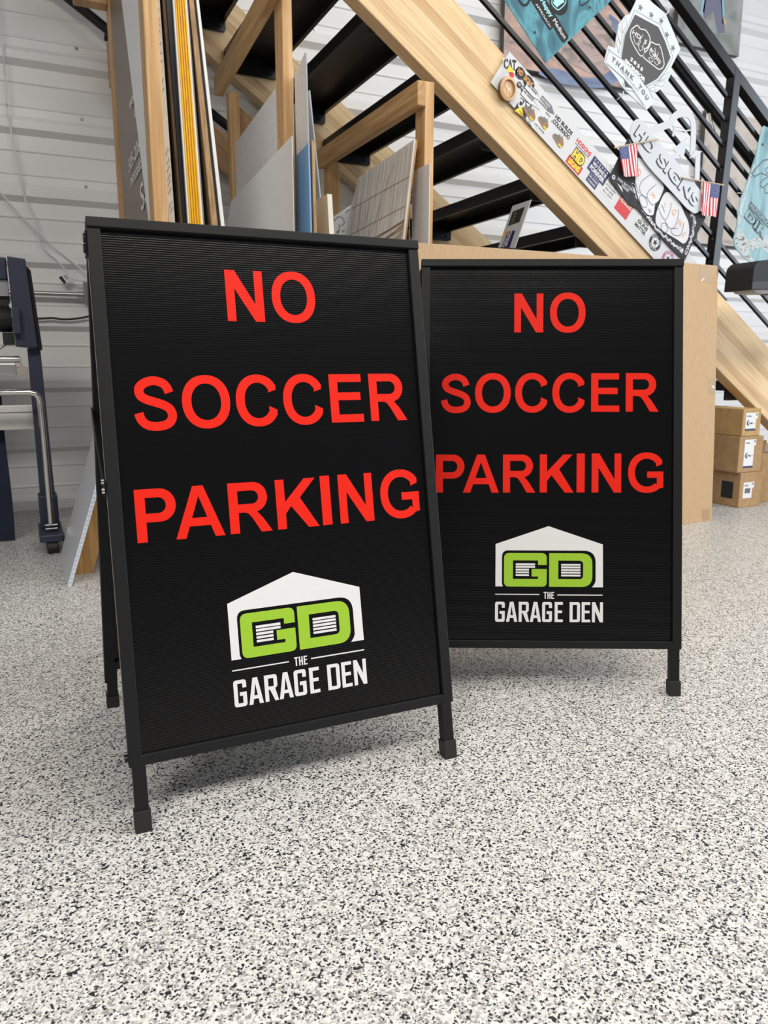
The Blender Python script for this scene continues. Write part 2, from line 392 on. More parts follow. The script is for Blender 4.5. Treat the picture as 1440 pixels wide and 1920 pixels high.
def L_S(l, r, b, t, s):
    W, H = r - l, t - b
    c = [(.855, .695), (.80, .80), (.70, .875), (.50, .918), (.29, .88), (.165, .80), (.145, .715), (.185, .635), (.32, .572), (.50, .525), (.70, .470), (.84, .395), (.893, .285), (.85, .175), (.72, .105), (.50, .080), (.29, .110), (.155, .205), (.10, .33)]
    return [[stroke(catmull([(l + x * W, b + y * H) for x, y in c], 6), s)]]
def L_rect(l, r, b, t): return [[[(l, b), (r, b), (r, t), (l, t)]]]
def L_I(l, r, b, t, s): return L_rect(l, r, b, t)
def L_E(l, r, b, t, s):
    m = (b + t) / 2 + .004
    return [[[(l, b), (r, b), (r, b + s * .98), (l + s * 1.1, b + s * .98), (l + s * 1.1, m - s * .5), (r - (r - l) * .06, m - s * .5), (r - (r - l) * .06, m + s * .48), (l + s * 1.1, m + s * .48), (l + s * 1.1, t - s * .98), (r - (r - l) * .015, t - s * .98), (r - (r - l) * .015, t), (l, t)]]]
def L_N(l, r, b, t, s):
    s *= 1.04; H = t - b
    return [[[(l, b), (l + s, b), (l + s, t - H * .36), (r - s * 1.08, b), (r, b), (r, t), (r - s, t), (r - s, b + H * .34), (l + s * 1.12, t), (l, t)]]]
def bowl(x0, x1, y0, y1, n=14):
    hy = (y1 - y0) / 2; xm = x1 - hy * .95
    return [(xm, y0)] + [(xm + hy * .95 * math.sin(PI * k / n), (y0 + y1) / 2 - hy * math.cos(PI * k / n)) for k in range(1, n)] + [(xm, y1)]
def L_P(l, r, b, t, s):
    H = t - b; y0 = b + H * .37; s1 = s * .98
    return [[[(l, b), (l + s * 1.1, b), (l + s * 1.1, y0)] + bowl(l, r, y0, t) + [(l, t)], [(l + s * 1.1, y0 + s1)] + bowl(l, r - s * 1.1, y0 + s1, t - s1) + [(l + s * 1.1, t - s1)]]]
def L_R(l, r, b, t, s):
    H = t - b; W = r - l; y0 = b + H * .405; s1 = s * .98; rb = r - W * .075
    leg = [(l + s * 1.1, b), (l + s * 1.1, y0), (l + W * .36, y0), (l + W * .45, y0 - H * .025), (l + W * .54, y0 - H * .12), (r - s * 1.34, b), (r, b), (r - W * .20, b + H * .27), (l + W * .66, y0 + H * .005)]
    bw = [p for p in bowl(l, rb, y0, t) if p[0] > l + W * .68 or p[1] > y0 + H * .3]
    return [[[(l, b)] + leg + bw + [(l, t)], [(l + s * 1.1, y0 + s1)] + bowl(l, rb - s * 1.1, y0 + s1, t - s1) + [(l + s * 1.1, t - s1)]]]
def L_A(l, r, b, t, s):
    cx = (l + r) / 2; H = t - b; wt = s * .60; ws = s * 1.12
    xo = lambda y: l + (cx - wt - l) * (y - b) / H
    xi = lambda y: l + ws + (cx - (l + ws)) * (y - b) / (H * .80)
    yb, yc = b + H * .225, b + H * .385
    return [[[(l, b), (l + ws, b), (xi(yb) - ws * .0, yb), (2 * cx - xi(yb), yb), (r - ws, b), (r, b), (cx + wt, t), (cx - wt, t)], [(xi(yc), yc), (2 * cx - xi(yc), yc), (cx, b + H * .80)]]]
def L_K(l, r, b, t, s):
    H = t - b; W = r - l; a = s * 1.1
    return [[[(l, b), (l + a, b), (l + a, b + H * .30), (l + a + W * .135, b + H * .455), (r - s * 1.36, b), (r, b), (l + a + W * .36, b + H * .615), (r - W * .035, t), (r - W * .035 - s * 1.42, t), (l + a, b + H * .545), (l + a, t), (l, t)]]]
WORDS = [(L_N, -.0906, -.0197, .8861, .9815), (L_O, -.0034, .0834, .8852, .9840),
         (L_S, -.2688, -.1963, .6880, .7850), (L_O, -.1855, -.0984, .6890, .7865), (L_C, -.0876, -.0094, .6895, .7870), (L_C, .0033, .0818, .6895, .7875), (L_E, .0980, .1666, .6920, .7865), (L_R, .1821, .2622, .6925, .7870),
         (L_P, -.2805, -.2105, .4928, .5862), (L_A, -.2141, -.1261, .4930, .5865), (L_R, -.1162, -.0369, .4935, .5868), (L_K, -.0262, .0564, .4940, .5875), (L_I, .0636, .0831, .4945, .5898), (L_N, .1003, .1723, .4945, .5900), (L_G, .1889, .2746, .4940, .5930)]
lg = lambda x, y: ((x - 733.3) * 2.70e-4, .4117 - (y - 128) * 2.697e-4)
def lgp(*p): return [lg(*a) for a in p]
def lgr(pts, n=6): return [lg(x, y) for x, y in rpoly(pts, n)]
def box_l(x0, x1, y0, y1): return [lgp((x0, y1), (x1, y1), (x1, y0), (x0, y0))]
HOUSE = [lgp((240, 677), (240, 292), (718, 128), (1209, 292), (1212, 680), (1112, 680)) + lgr([(1112, 680, 0), (1145, 640, 60), (1145, 349, 110), (298, 349, 60), (298, 650, 40), (308, 677, 0)], 8)[1:-1] + [lg(308, 677)]]
GLET = [lgr([(703, 480, 0), (703, 373, 45), (317, 373, 48), (317, 678, 48), (703, 678, 42), (703, 517, 0), (567, 517, 0), (567, 585, 0), (625, 585, 0), (625, 608, 0), (398, 608, 0), (398, 440, 0), (625, 440, 0), (625, 480, 0)])]
DLET = [lgr([(725, 373, 0), (725, 678, 0), (1115, 678, 100), (1115, 373, 100)], 10), lgr([(808, 440, 0), (808, 608, 0), (1032, 608, 36), (1032, 440, 36)])]
BARS = [box_l(423, 598, 466, 484), box_l(423, 598, 490, 507), box_l(423, 543, 515, 532), box_l(423, 543, 540, 556), box_l(423, 543, 565, 581)] + [box_l(834, 1008, y, y + 16.5) for y in (470, 493, 517, 541, 566)]
RULES = [box_l(238, 638, 744, 752), box_l(800, 1208, 747, 756)]
def cond(ch, x0, x1, y0, y1, s):
    w = s
    if ch == 'G': return [lgr([(x1, y0 + (y1 - y0) * .30, 0), (x1, y0, w * .8), (x0, y0, w * .8), (x0, y1, w * .8), (x1, y1, w * .8), (x1, y0 + (y1 - y0) * .46, 0), (x0 + w * 1.5, y0 + (y1 - y0) * .46, 0), (x0 + w * 1.5, y0 + (y1 - y0) * .60, 0), (x1 - w, y0 + (y1 - y0) * .60, 0), (x1 - w, y1 - w * .9, 0), (x0 + w, y1 - w * .9, 0), (x0 + w, y0 + w * .9, 0), (x1 - w, y0 + w * .9, 0), (x1 - w, y0 + (y1 - y0) * .30, 0)])]
    if ch == 'A':
        cx = (x0 + x1) / 2; H = y1 - y0
        xo = lambda y: x0 + (cx - w * .62 - x0) * (y1 - y) / H
        xi = lambda y: min(cx - 1, xo(y) + w * 1.02)
        return [lgp((x0, y1), (x0 + w * 1.02, y1), (xi(y1 - H * .20), y1 - H * .20), (2 * cx - xi(y1 - H * .20), y1 - H * .20), (x1 - w * 1.02, y1), (x1, y1), (cx + w * .62, y0), (cx - w * .62, y0)), lgp((xi(y1 - H * .33), y1 - H * .33), (2 * cx - xi(y1 - H * .33), y1 - H * .33), (cx + 1, y0 + H * .24), (cx - 1, y0 + H * .24))]
    if ch == 'R':
        H = y1 - y0; ym = y0 + H * .56
        return [lgr([(x0, y0, 0), (x0, y1, 0), (x0 + w, y1, 0), (x0 + w, ym, 0), (x0 + w * 1.35, ym, 0), (x1 - w * .95, y1, 0), (x1, y1, 0), (x1 - w * .78, ym - H * .03, 0), (x1 - w * .15, ym - H * .1, w * .5), (x1 - w * .15, y0, w * .8)]), lgr([(x0 + w, y0 + w * .9, 0), (x0 + w, ym - w * .8, 0), (x1 - w * 1.1, ym - w * .8, 5), (x1 - w * 1.1, y0 + w * .9, 5)], 2)]
    if ch == 'E':
        H = y1 - y0; ym = (y0 + y1) / 2 - 3
        return [lgp((x0, y0), (x0, y1), (x1, y1), (x1, y1 - w * .9), (x0 + w, y1 - w * .9), (x0 + w, ym + w * .45), (x1 - w * .25, ym + w * .45), (x1 - w * .25, ym - w * .45), (x0 + w, ym - w * .45), (x0 + w, y0 + w * .9), (x1, y0 + w * .9), (x1, y0))]
    if ch == 'D': return [lgr([(x0, y0, 0), (x0, y1, 0), (x1, y1, w * .9), (x1, y0, w * .9)]), lgr([(x0 + w, y0 + w * .9, 0), (x0 + w, y1 - w * .9, 0), (x1 - w, y1 - w * .9, 4), (x1 - w, y0 + w * .9, 4)], 2)]
    if ch == 'N': return [lgp((x0, y1), (x0 + w, y1), (x0 + w, y0 + (y1 - y0) * .42), (x1 - w * 1.05, y1), (x1, y1), (x1, y0), (x1 - w, y0), (x1 - w, y1 - (y1 - y0) * .42), (x0 + w * 1.05, y0), (x0, y0))]
    if ch == 'T': c = (x0 + x1) / 2; return [lgp((x0, y0), (x0, y0 + w * .9), (c - w / 2, y0 + w * .9), (c - w / 2, y1), (c + w / 2, y1), (c + w / 2, y0 + w * .9), (x1, y0 + w * .9), (x1, y0))]
    if ch == 'H': m = (y0 + y1) / 2; return [lgp((x0, y0), (x0, y1), (x0 + w, y1), (x0 + w, m + w * .45), (x1 - w, m + w * .45), (x1 - w, y1), (x1, y1), (x1, y0), (x1 - w, y0), (x1 - w, m - w * .45), (x0 + w, m - w * .45), (x0 + w, y0))]
NAME = [('G', 238, 326), ('A', 338, 439), ('R', 452, 547), ('A', 553, 654), ('G', 664, 753), ('E', 777, 851), ('D', 912, 1006), ('E', 1021, 1098), ('N', 1114, 1213)]
THE = [('T', 676, 706), ('H', 711, 739), ('E', 746, 772)]

def a_sign(label, loc, rz, tilt, lean, du, dv, ytop, yback):
    root = thing('sidewalk_sign', label, 'sign', loc, rz, 'folding pavement signs')
    st, ct = math.sin(tilt), math.cos(tilt)
    F = lambda u, v, d: (u + lean * v, v * st - d * ct, v * ct + d * st)
    def fb(mb, u0, u1, v0, v1, d0, d1, mi=0): return mb.prism([(u0, v0), (u1, v0), (u1, v1), (u0, v1)], F, d0, d1, mi)
    Wo, Wi = .3187, .2966
    m = MB(); fb(m, -Wo, -Wi, .1134, 1.0457, -.022, 0); fb(m, Wi, Wo, .1134, 1.0457, -.022, 0); fb(m, -Wi, Wi, .1134, .1319, -.022, -.001)
    m.build('front_frame', M_SIGNFRAME, root, local=True, bevel=.0012)
    m = MB(); fb(m, -Wo - .0004, Wo + .0004, 1.0457, 1.0633, -.026, .0035); m.build('top_cap', M_SIGNFRAME, root, local=True, bevel=.0015)
    m = MB(); fb(m, -Wo - .0005, -Wo + .001, .14, 1.040, -.0185, -.0150); m.build('edge_glint', mat('painted_edge_glint', (.34, .31, .29), .5), root, local=True, label='painted line of reflected light along the left side edge')  # pale strip paints the light that the frame's side edge reflects
    m = MB(); fb(m, -Wi - .004, Wi + .004, .128, 1.050, -.015, -.0075)
    pan = m.build('sign_panel', M_PANEL, root, local=True)
    G = lambda u, v, d: F(u + du, v + dv, -.0075 + d)
    for wd, i0, i1 in (('NO', 0, 2), ('SOCCER', 2, 8), ('PARKING', 8, 15)):
        m = MB()
        for fn, l, r, b, t in WORDS[i0:i1]:
            for loops in fn(l, r, b, t, .0158): m.fill(loops, G, .0004)
        m.build('lettering', M_RED, pan, local=True, label='red capital lettering reading ' + wd)
    m = MB(); m.fill(HOUSE, G, .0004)
    for q in BARS + RULES: m.fill(q, G, .0005)
    m.build('logo_house', M_VWHITE, pan, local=True, label='white garage outline with shutter bars')
    m = MB(); m.fill(GLET, G, .0004); m.fill(DLET, G, .0004); m.build('logo_letters', M_GREEN, pan, local=True, label='lime green letters GD')
    m = MB()
    for ch, x0, x1 in NAME: m.fill(cond(ch, x0, x1, 816, 998, 27), G, .0004)
    for ch, x0, x1 in THE: m.fill(cond(ch, x0, x1, 725, 787, 9.5), G, .0004)
    m.build('logo_name', M_VWHITE, pan, local=True, label='white lettering THE GARAGE DEN')
    for s in (-1, 1):
        a, b = sorted((s * .2915, s * .3140))
        m = MB(); fb(m, a, b, .004, .13, -.0215, -.0005); lg_ = m.build('front_leg', M_SIGNFRAME, root, local=True, bevel=.001)
        m = MB(); e = .0026
        A_ = [F(a - e, .037, e), F(b + e, .037, e), F(b + e, .037, -.0215 - e), F(a - e, .037, -.0215 - e)]
        B_ = [F(a - e, .0, e), F(b + e, .0, e), F(b + e, .0, -.0215 - e), F(a - e, .0, -.0215 - e)]
        B_ = [(p[0], p[1], 0.0005) for p in B_]
        m.hexa(B_, A_); m.build('foot_cap', M_RUBBER, lg_, local=True, bevel=.001)
    # rear frame
    zt = 1.0633 * ct
    def Bk(u, v, d):                 # v from the floor along the rear slope, d outwards to the rear
        k = v / 1.06; y = yback + (ytop - yback) * k; nrm = Vector((0, zt, yback - ytop)).normalized()
        return (u + lean * v, y + nrm.y * d, zt * k + nrm.z * d)
    def bb(mb, u0, u1, v0, v1, d0, d1): return mb.prism([(u0, v0), (u1, v0), (u1, v1), (u0, v1)], Bk, d0, d1)
    m = MB(); bb(m, -Wo, -Wi, .078, 1.055, -.022, 0); bb(m, Wi, Wo, .078, 1.055, -.022, 0); bb(m, -Wi, Wi, .112, .131, -.022, 0); bb(m, -Wi, Wi, 1.037, 1.055, -.022, 0)
    m.build('rear_frame', M_SIGNFRAME, root, local=True, bevel=.0012)
    m = MB(); bb(m, -Wi - .003, Wi + .003, .126, 1.04, -.013, -.006); m.build('rear_panel', M_PANEL, root, local=True)
    for s in (-1, 1):
        a, b = sorted((s * .2915, s * .3140))
        m = MB(); bb(m, a, b, .004, .13, -.0215, -.0005); lg_ = m.build('rear_leg', M_SIGNFRAME, root, local=True, bevel=.001)
        m = MB(); e = .0026
        A_ = [Bk(a - e, .037, e), Bk(b + e, .037, e), Bk(b + e, .037, -.0215 - e), Bk(a - e, .037, -.0215 - e)]
        B_ = [(p[0], p[1] + .0085, 0.0005) for p in A_]
        m.hexa(B_, A_); m.build('foot_cap', M_RUBBER, lg_, local=True, bevel=.001)
        # spreader arm, hinge plate, bolts
        x = s * (Wo + .0022)
        p0 = F(s * Wo, .592, -.012); p1 = Bk(s * Wo, .715, -.011); mid = Vector(((p0[0] + p1[0]) / 2 + s * .004, (p0[1] + p1[1]) / 2, (p0[2] + p1[2]) / 2))
        e_ = -.0025 if s < 0 else -.004; q0 = Vector(p0) + Vector((e_, 0, 0)); q1 = Vector(p1) + Vector((e_, 0, 0))
        m = MB(); m.bar(q0, q1, .003, .026, (1, 0, 0)); m.build('spreader_arm', M_BLACK, root, local=True)
        for (p, nm) in ((q0, 'rivet'), (q0 + Vector((0, .004, .016)), 'rivet')) if s < 0 else ():
            m = MB(); m.disk(lambda u, v, d: (p[0] + s * d, u, v), p[1], p[2], .0055, .001, .0055, 14); m.build(nm, M_CHROME, root, local=True)
        if s > 0: continue
        pf = F(s * Wo, 1.03, -.012)
        m = MB(); m.disk(lambda u, v, d: (pf[0] + s * d, u, v), pf[1], pf[2], .008, -.001, .006, 14); m.disk(lambda u, v, d: (pf[0] + s * d, u, v), pf[1] + .004, pf[2] - .017, .0075, -.001, .0065, 14); m.build('hinge_bolt', M_BLACK, root, local=True)
        pl = F(s * Wo, .128, -.013)
        m = MB(); m.disk(lambda u, v, d: (pl[0] + s * d, u, v), pl[1], pl[2], .007, -.001, .006, 14); m.build('leg_bolt', M_BLACK, root, local=True)
        pq = Bk(s * Wo, .24, -.006)
        m = MB(); m.box(min(pf[0], pf[0] + s * .003), max(pf[0], pf[0] + s * .003), pf[1] - .008, ytop + .008, pf[2] - .03, pf[2] + .012); m.build('hinge_plate', M_BLACK, root, local=True)
    return root
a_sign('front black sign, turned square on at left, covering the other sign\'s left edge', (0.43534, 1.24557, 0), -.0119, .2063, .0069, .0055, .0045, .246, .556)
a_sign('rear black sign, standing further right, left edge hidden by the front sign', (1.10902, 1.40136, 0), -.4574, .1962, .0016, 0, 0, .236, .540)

# ------------------------------------------------------------------ staircase along the wall
TAN = 0.672
zlow = lambda x: 1.760 - (x - 2.0) * TAN
ztop = lambda x: 2.137 - (x - 2.0) * TAN
stair = thing('staircase', 'open staircase of blond glued timber beams with black perforated steel treads', 'staircase', (4.6, 3.75, 0))
def stringer(y0, y1, name):
    x0, x1 = -0.2, 5.05
    xf0 = 2.0 + 1.760 / TAN
    poly = [(x0, zlow(x0)), (xf0, 0.0), (x1, 0.0), (x1, ztop(x1)), (x0, ztop(x0))]
    m = MB(); m.prism(poly, planeY(y0, 1), 0, y1 - y0); return m.build(name, M_STRINGER, stair, bevel=.004)
stringer(3.085, 3.165, 'stringer'); stringer(4.42, 4.50, 'stringer')
for k in range(-5, 9):
    xf, zl = 1.708 + 0.2795 * k, 2.184 - 0.1935 * k
    if zl < 0.15: break
    ya, yb, xb, zt = 3.168, 4.417, xf - .292, zl + .055
    m = MB()
    m.box(xb, xf, ya, yb, zt - .004, zt, 1)                                   # perforated top
    m.box(xb, xb + .004, ya, yb, zl, zt - .004, 0); m.box(xf - .004, xf, ya, yb, zl, zt - .004, 0)
    m.box(xb + .004, xb + .020, ya, yb, zl, zl + .004, 0); m.box(xf - .020, xf - .004, ya, yb, zl, zl + .004, 0)
    tr = m.build('tread', [M_BLACK, M_TREAD], stair)
    for (y0, y1) in ((4.405, 4.4185), (3.1665, 3.18)):
        m = MB(); m.prism(rpoly([(xf - .285, zl - .055, .012), (xf - .002, zl - .055, .014), (xf - .002, zl - .001, 0), (xf - .006, zl - .001, 0), (xf - .006, zt - .006, 0), (xb + .006, zt - .006, 0), (xb + .006, zl - .001, 0), (xf - .285, zl - .001, 0)]), planeY(y0, 1), 0, y1 - y0)
        br = m.build('tread_bracket', M_BLACK, tr)
        yy = y0 if y0 > 4 else y1; sg = -1 if y0 > 4 else 1
        m = MB(); m.disk(planeY(yy, sg), xf - .035, zl - .030, .009, 0, .006, 6); m.build('bracket_bolt', M_BLACK, br) if yy > 4 else None

# ------------------------------------------------------------------ guard railing on the near beam
rail = thing('stair_railing', 'black square-tube stair railing with slanted parallel bars above the near beam', 'railing', (3.44, 3.125, 1.17))
def zline(x, zref): return zref - (x - 3.415) * 0.674
XA, XB = 0.9, 4.7
for zr in (2.158, 2.042, 1.922, 1.802, 1.686, 1.570, 1.455, 1.336):
    for xa, xb in ((XA, 3.43), (3.45, XB)):
        m = MB(); m.bar((xa, 3.125, zline(xa, zr)), (xb, 3.125, zline(xb, zr)), .019, .019); m.build('bar', M_BLACK, rail, bevel=.0015)
m = MB(); m.bar((XA, 3.125, zline(XA, 2.288) ), (XB, 3.125, zline(XB, 2.288)), .050, .050); m.build('top_rail', M_BLACK, rail, bevel=.003)
m = MB(); m.hexa([(3.395, 3.0985, zline(3.395, 1.198)), (3.443, 3.0985, zline(3.443, 1.198)), (3.443, 3.1515, zline(3.443, 1.198)), (3.395, 3.1515, zline(3.395, 1.198))], [(3.450, 3.0985, 2.280), (3.497, 3.0985, 2.248), (3.497, 3.1515, 2.248), (3.450, 3.1515, 2.280)]); post = m.build('post', M_BLACK, rail, bevel=.003)
m = MB(); m.bar((3.37, 3.125, zline(3.37, 1.195)), (3.515, 3.125, zline(3.515, 1.195)), .078, .008); m.build('post_foot_plate', M_BLACK, rail)
for zr in (2.158, 2.042, 1.922, 1.802, 1.455, 1.336):
    x = 3.395 + (zr - 1.186) * .0507
    m = MB(); m.disk(planeX(x - .0005, -1), 3.117, zr - .012, .006, 0, .004, 8); m.build('post_screw', M_CHROME, post)
HR = (3.3477,3.265,2.2126)
hz = lambda x: HR[2] - (x - HR[0]) * TAN
m = MB(); m.tube([(0.9, 3.265, hz(0.9)), (4.7, 3.265, hz(4.7))], .024, 16); m.build('handrail', M_BLACK, rail, smooth=True)
for x in (1.6, 3.47):
    m = MB(); m.tube([(x, 3.265, hz(x) - .02), (x, 3.25, hz(x) - .075), (x, 3.16, zline(x, 1.922) - .01), (x, 3.128, zline(x, 1.922))], .008, 10); m.build('handrail_bracket', M_CHROME, rail, smooth=True)

# ------------------------------------------------------------------ timber rack under the stairs
rack = thing('lumber_rack', 'home built rack of fir studs under the stairs holding upright boards', 'rack', (1.0, 3.3, 0))
for (x0, x1, y0, y1, zt, zb) in [(0.453, 0.501, 2.76, 2.846, 2.45, 0), (0.944, 0.982, 2.85, 2.938, 2.30, 0), (1.520, 1.561, 2.85, 2.932, 1.866, 0),
                                 (0.488, 0.530, 3.86, 3.948, 2.52, 0), (1.005, 1.058, 3.86, 3.90, 2.05, 0), (1.515, 1.580, 3.88, 3.945, 1.80, 0)]:
    m = MB(); m.box(x0, x1, y0, y1, zb, zt); m.build('upright_stud', M_POSTW, rack, bevel=.003)
for (x0, x1, y0, y1, za, zb, h) in [(1.482, 1.5195, 2.84, 3.945, 1.862, 1.862, .090), (0.905, 0.9435, 2.60, 3.72, 2.155, 2.058, .082)]:
    m = MB(); m.hexa([(x0, y0, za - h), (x1, y0, za - h), (x1, y1, zb - h), (x0, y1, zb - h)], [(x0, y0, za), (x1, y0, za), (x1, y1, zb), (x0, y1, zb)]); m.build('level_stud', M_RAILW, rack, bevel=.004)
m = MB(); m.box(0.35, 0.4875, 3.87, 3.945, 2.33, 2.42); m.build('cross_block', M_RAILW, rack, bevel=.003)
m = MB(); m.prism([(1.0647,2.0315),(1.153,1.968),(1.1121,1.8705),(1.0602,1.9107)], planeY(3.95, 1), 0, .04); m.build('brace', M_BRACEW, rack, bevel=.003)

# pipe handrail and skirt board on the wall, seen under the stairs
m = MB(); m.tube([(0.25, 4.47, 2.645), (1.35, 4.47, 1.945)], .024, 14)
wr = thing('wall_pipe', 'black slanted pipe fixed to the wall beneath the stairs', 'pipe', (0.8, 4.50, 2.3))
m.build('pipe', M_BLACK, wr, smooth=True)
m = MB(); m.prism([(0.55, 2.400), (1.30, 1.925), (1.30, 1.72), (0.55, 2.195)], planeY(4.46, 1), 0, .06); m.build('backing_board', M_BRACEW, wr, bevel=.003)
for x in (0.55, 1.2):
    z = 2.645 - (x - .25) * .6364
    m = MB(); m.tube([(x, 4.47, z), (x, 4.53, z - .03)], .010, 8); m.build('pipe_bracket', M_BLACK, wr)

# ------------------------------------------------------------------ boards stored upright in the rack
def sheet(name, label, mats, b, t, y0, y1, ztop_n, ztop_f=None, group=None, cat='board', bev=0.0):
    """upright sheet: near edge spans b=(x0,x1) on the floor and t=(x0,x1) at its top; depth y0..y1"""
    m = MB(); zf = ztop_n if ztop_f is None else ztop_f
    s0 = (t[0] - b[0]) / ztop_n * zf + b[0]; s1 = (t[1] - b[1]) / ztop_n * zf + b[1]
    m.hexa([(b[0], y0, 0), (b[1], y0, 0), (b[1], y1, 0), (b[0], y1, 0)], [(t[0], y0, ztop_n), (t[1], y0, ztop_n), (s1, y1, zf), (s0, y1, zf)])
    o = m.build(name, mats, None, bevel=bev); return tag(o, label, cat, group)
M_CREAM = speckle('cream_board_edge', (0.62, 0.56, 0.49), (0.55, 0.49, 0.42), 60, 0.8)
M_DKB = speckle('dark_brown_board', (0.15, 0.095, 0.05), (0.08, 0.05, 0.03), 70, 0.7, 4, (1, 1, .1))
M_SHRINK = mat('glossy_black_sheet', (0.022, 0.022, 0.026), 0.22)
M_YEL = speckle('yellow_plastic', (0.86, 0.49, 0.008), (0.78, 0.42, 0.006), 40, 0.45)
M_OSB = speckle('raw_wood_edge', (0.48, 0.31, 0.16), (0.30, 0.18, 0.085), 120, 0.8, 4, (1, 1, .12))
M_LGREY = speckle('pale_grey_board', (0.82, 0.82, 0.81), (0.77, 0.77, 0.76), 3, 0.5)
M_ROUGHW = speckle('scuffed_white_board', (0.83, 0.81, 0.79), (0.74, 0.72, 0.70), 70, 0.7)
M_BLUE = mat('blue_film', (0.20, 0.40, 0.66), 0.45)
M_BLUEGREY = mat('blue_grey_board', (0.38, 0.42, 0.46), 0.5)
M_FOAM = mat('cream_foam', (0.74, 0.72, 0.64), 0.7)
M_BRSIGN = mat('brown_sign_face', (0.19, 0.135, 0.10), 0.40)
M_WBOARD = mat('white_board_face', (0.86, 0.86, 0.87), 0.45)
ZT = 2.42
def fan(at2, at1):                       # x at z=1.97 and z=1.286 -> (x on floor, x at ZT)
    k = (at2 - at1) / 0.684; return at1 - k * 1.286, at1 + k * (ZT - 1.286)
def fsheet(name, label, mt, a, b, y0, y1, group=None, zt=ZT):
    l0, l1 = fan(*a); r0, r1 = fan(*b); g = lambda q0, q1: q0 + (q1 - q0) * zt / ZT
    return sheet(name, label, mt, (l0, r0), (g(l0, l1), g(r0, r1)), y0, y1, zt, None, group, 'board')
o = fsheet('cream_board', 'cream edged board with scribbled marks, first right of the left stud', M_CREAM, (.5035, .519), (.5245, .5385), 2.853, 3.80)
m = MB(); fr = lambda u, v, d: (.5125 + (2.0 - v) * .022 + u, 2.85 - d, v)
random.seed(3)
for zc in (1.93, 1.90, 1.885, 1.865, 1.83, 1.80, 1.775, 1.72, 1.69, 1.50, 1.47, 1.445, 1.42, 1.40, 1.375, 1.33, 1.31):
    a = random.uniform(-.6, .6); m.fill([stroke([(-.006, zc - .012), (-.001 + a * .003, zc), (.004, zc + .013), (.006, zc + .004)], .0014)], fr, .0008)
    m.build('pen_mark', M_INK, o); m = MB()
fsheet('brown_board', 'dark brown board edge between the cream edge and the black sheets', M_DKB, (.5335, .5575), (.5435, .5655), 2.852, 3.80)
for i in range(3):
    f0, f1 = i / 3.0, (i + .82) / 3.0
    lab = ['glossy black sheet nearest the dark brown board edge', 'glossy black sheet in the middle of three', 'glossy black sheet nearest the thin white sheet'][i]
    fsheet('black_sheet', lab, M_SHRINK, (.5445 + .0205 * f0, .5665 + .0145 * f0), (.5445 + .0205 * f1, .5665 + .0145 * f1), 2.845 + .006 * i, 3.82, 'glossy black sheets in the rack')
fsheet('white_sheet', 'thin white sheet on the left of the yellow stack', M_WHITE, (.5655, .5815), (.5715, .5875), 2.843, 3.80)
NY = 9
for i in range(NY):
    f0, f1 = i / NY, (i + .93) / NY
    fsheet('yellow_sheet', 'bright yellow fluted plastic sheet in the upright stack between white sheets', M_YEL, (.572 + .035 * f0, .588 + .0395 * f0), (.572 + .035 * f1, .588 + .0395 * f1), 2.84 + (0, .006, .001, .007, .002, .006, .0, .005, .001)[i], 3.8, 'yellow sheets stacked upright in the rack')
fsheet('white_sheet', 'white sheet on the right of the yellow stack', M_WHITE, (.6075, .628), (.6135, .6355), 2.85, 3.80)
fsheet('black_edged_sheet', 'thin dark striped sheet beside the white sheet right of the yellow stack', M_GREYINK, (.6140, .636), (.6175, .6415), 2.853, 3.80)
fsheet('wood_panel', 'raw wood panel edge leaning between black and white edges right of the yellow stack', M_OSB, (.6215, .666), (.6375, .6872), 2.85, 3.80, zt=2.03)
fsheet('black_backed_board', 'thin black board just left of the rightmost white edge', M_INK, (.6385, .6885), (.6450, .6975), 2.853, 3.80, zt=2.03)
fsheet('white_board', 'white edged board leaning furthest right in the left bay of the rack', M_PAPER, (.6455, .698), (.6540, .7105), 2.845, 3.80, zt=2.03)
# brown lettered sign and white board at the far left
LS = sheet('lettered_sign', 'brown sign with white lettering at the far left of the lumber rack', M_BRSIGN, (.506, .511), (.487, .492), 2.95, 3.80, 2.40, None, None, 'sign')
def sidetext(s, p0, p1, cap):
    m = MB(); f = frameUV(p0, p1, (-1, 0, 0)); text(m, s, f, 0, 0, cap, f.length, .0015, 0, .01); m.build('lettering', M_PAPER, LS)
sidetext('505-206-82', (0.4915,3.5431,1.5711), (0.4895,3.0857,1.5922), .055)
sidetext('mossadch.co', (0.492,3.525,1.511), (0.4905,3.053,1.5286), .05)
sidetext('SS', (0.493,3.2815,1.3739), (0.4925,3.0786,1.3965), .10)
sidetext('wood', (0.4885,3.4038,1.7768), (0.488,3.2158,1.7797), .045)
sidetext('co', (0.489,3.2946,1.7189), (0.4887,3.2037,1.721), .05)
m = MB(); m.prism([(3.4166, 2.2307), (2.90, 2.10), (2.862, 2.02), (2.862, 0.0), (3.0, 0.0), (3.0405, 1.3073)], planeX(.478, -1), 0, -.005)
o = m.build('white_board', M_WBOARD); tag(o, 'tall tilted white board between the brown sign and the left stud', 'board')
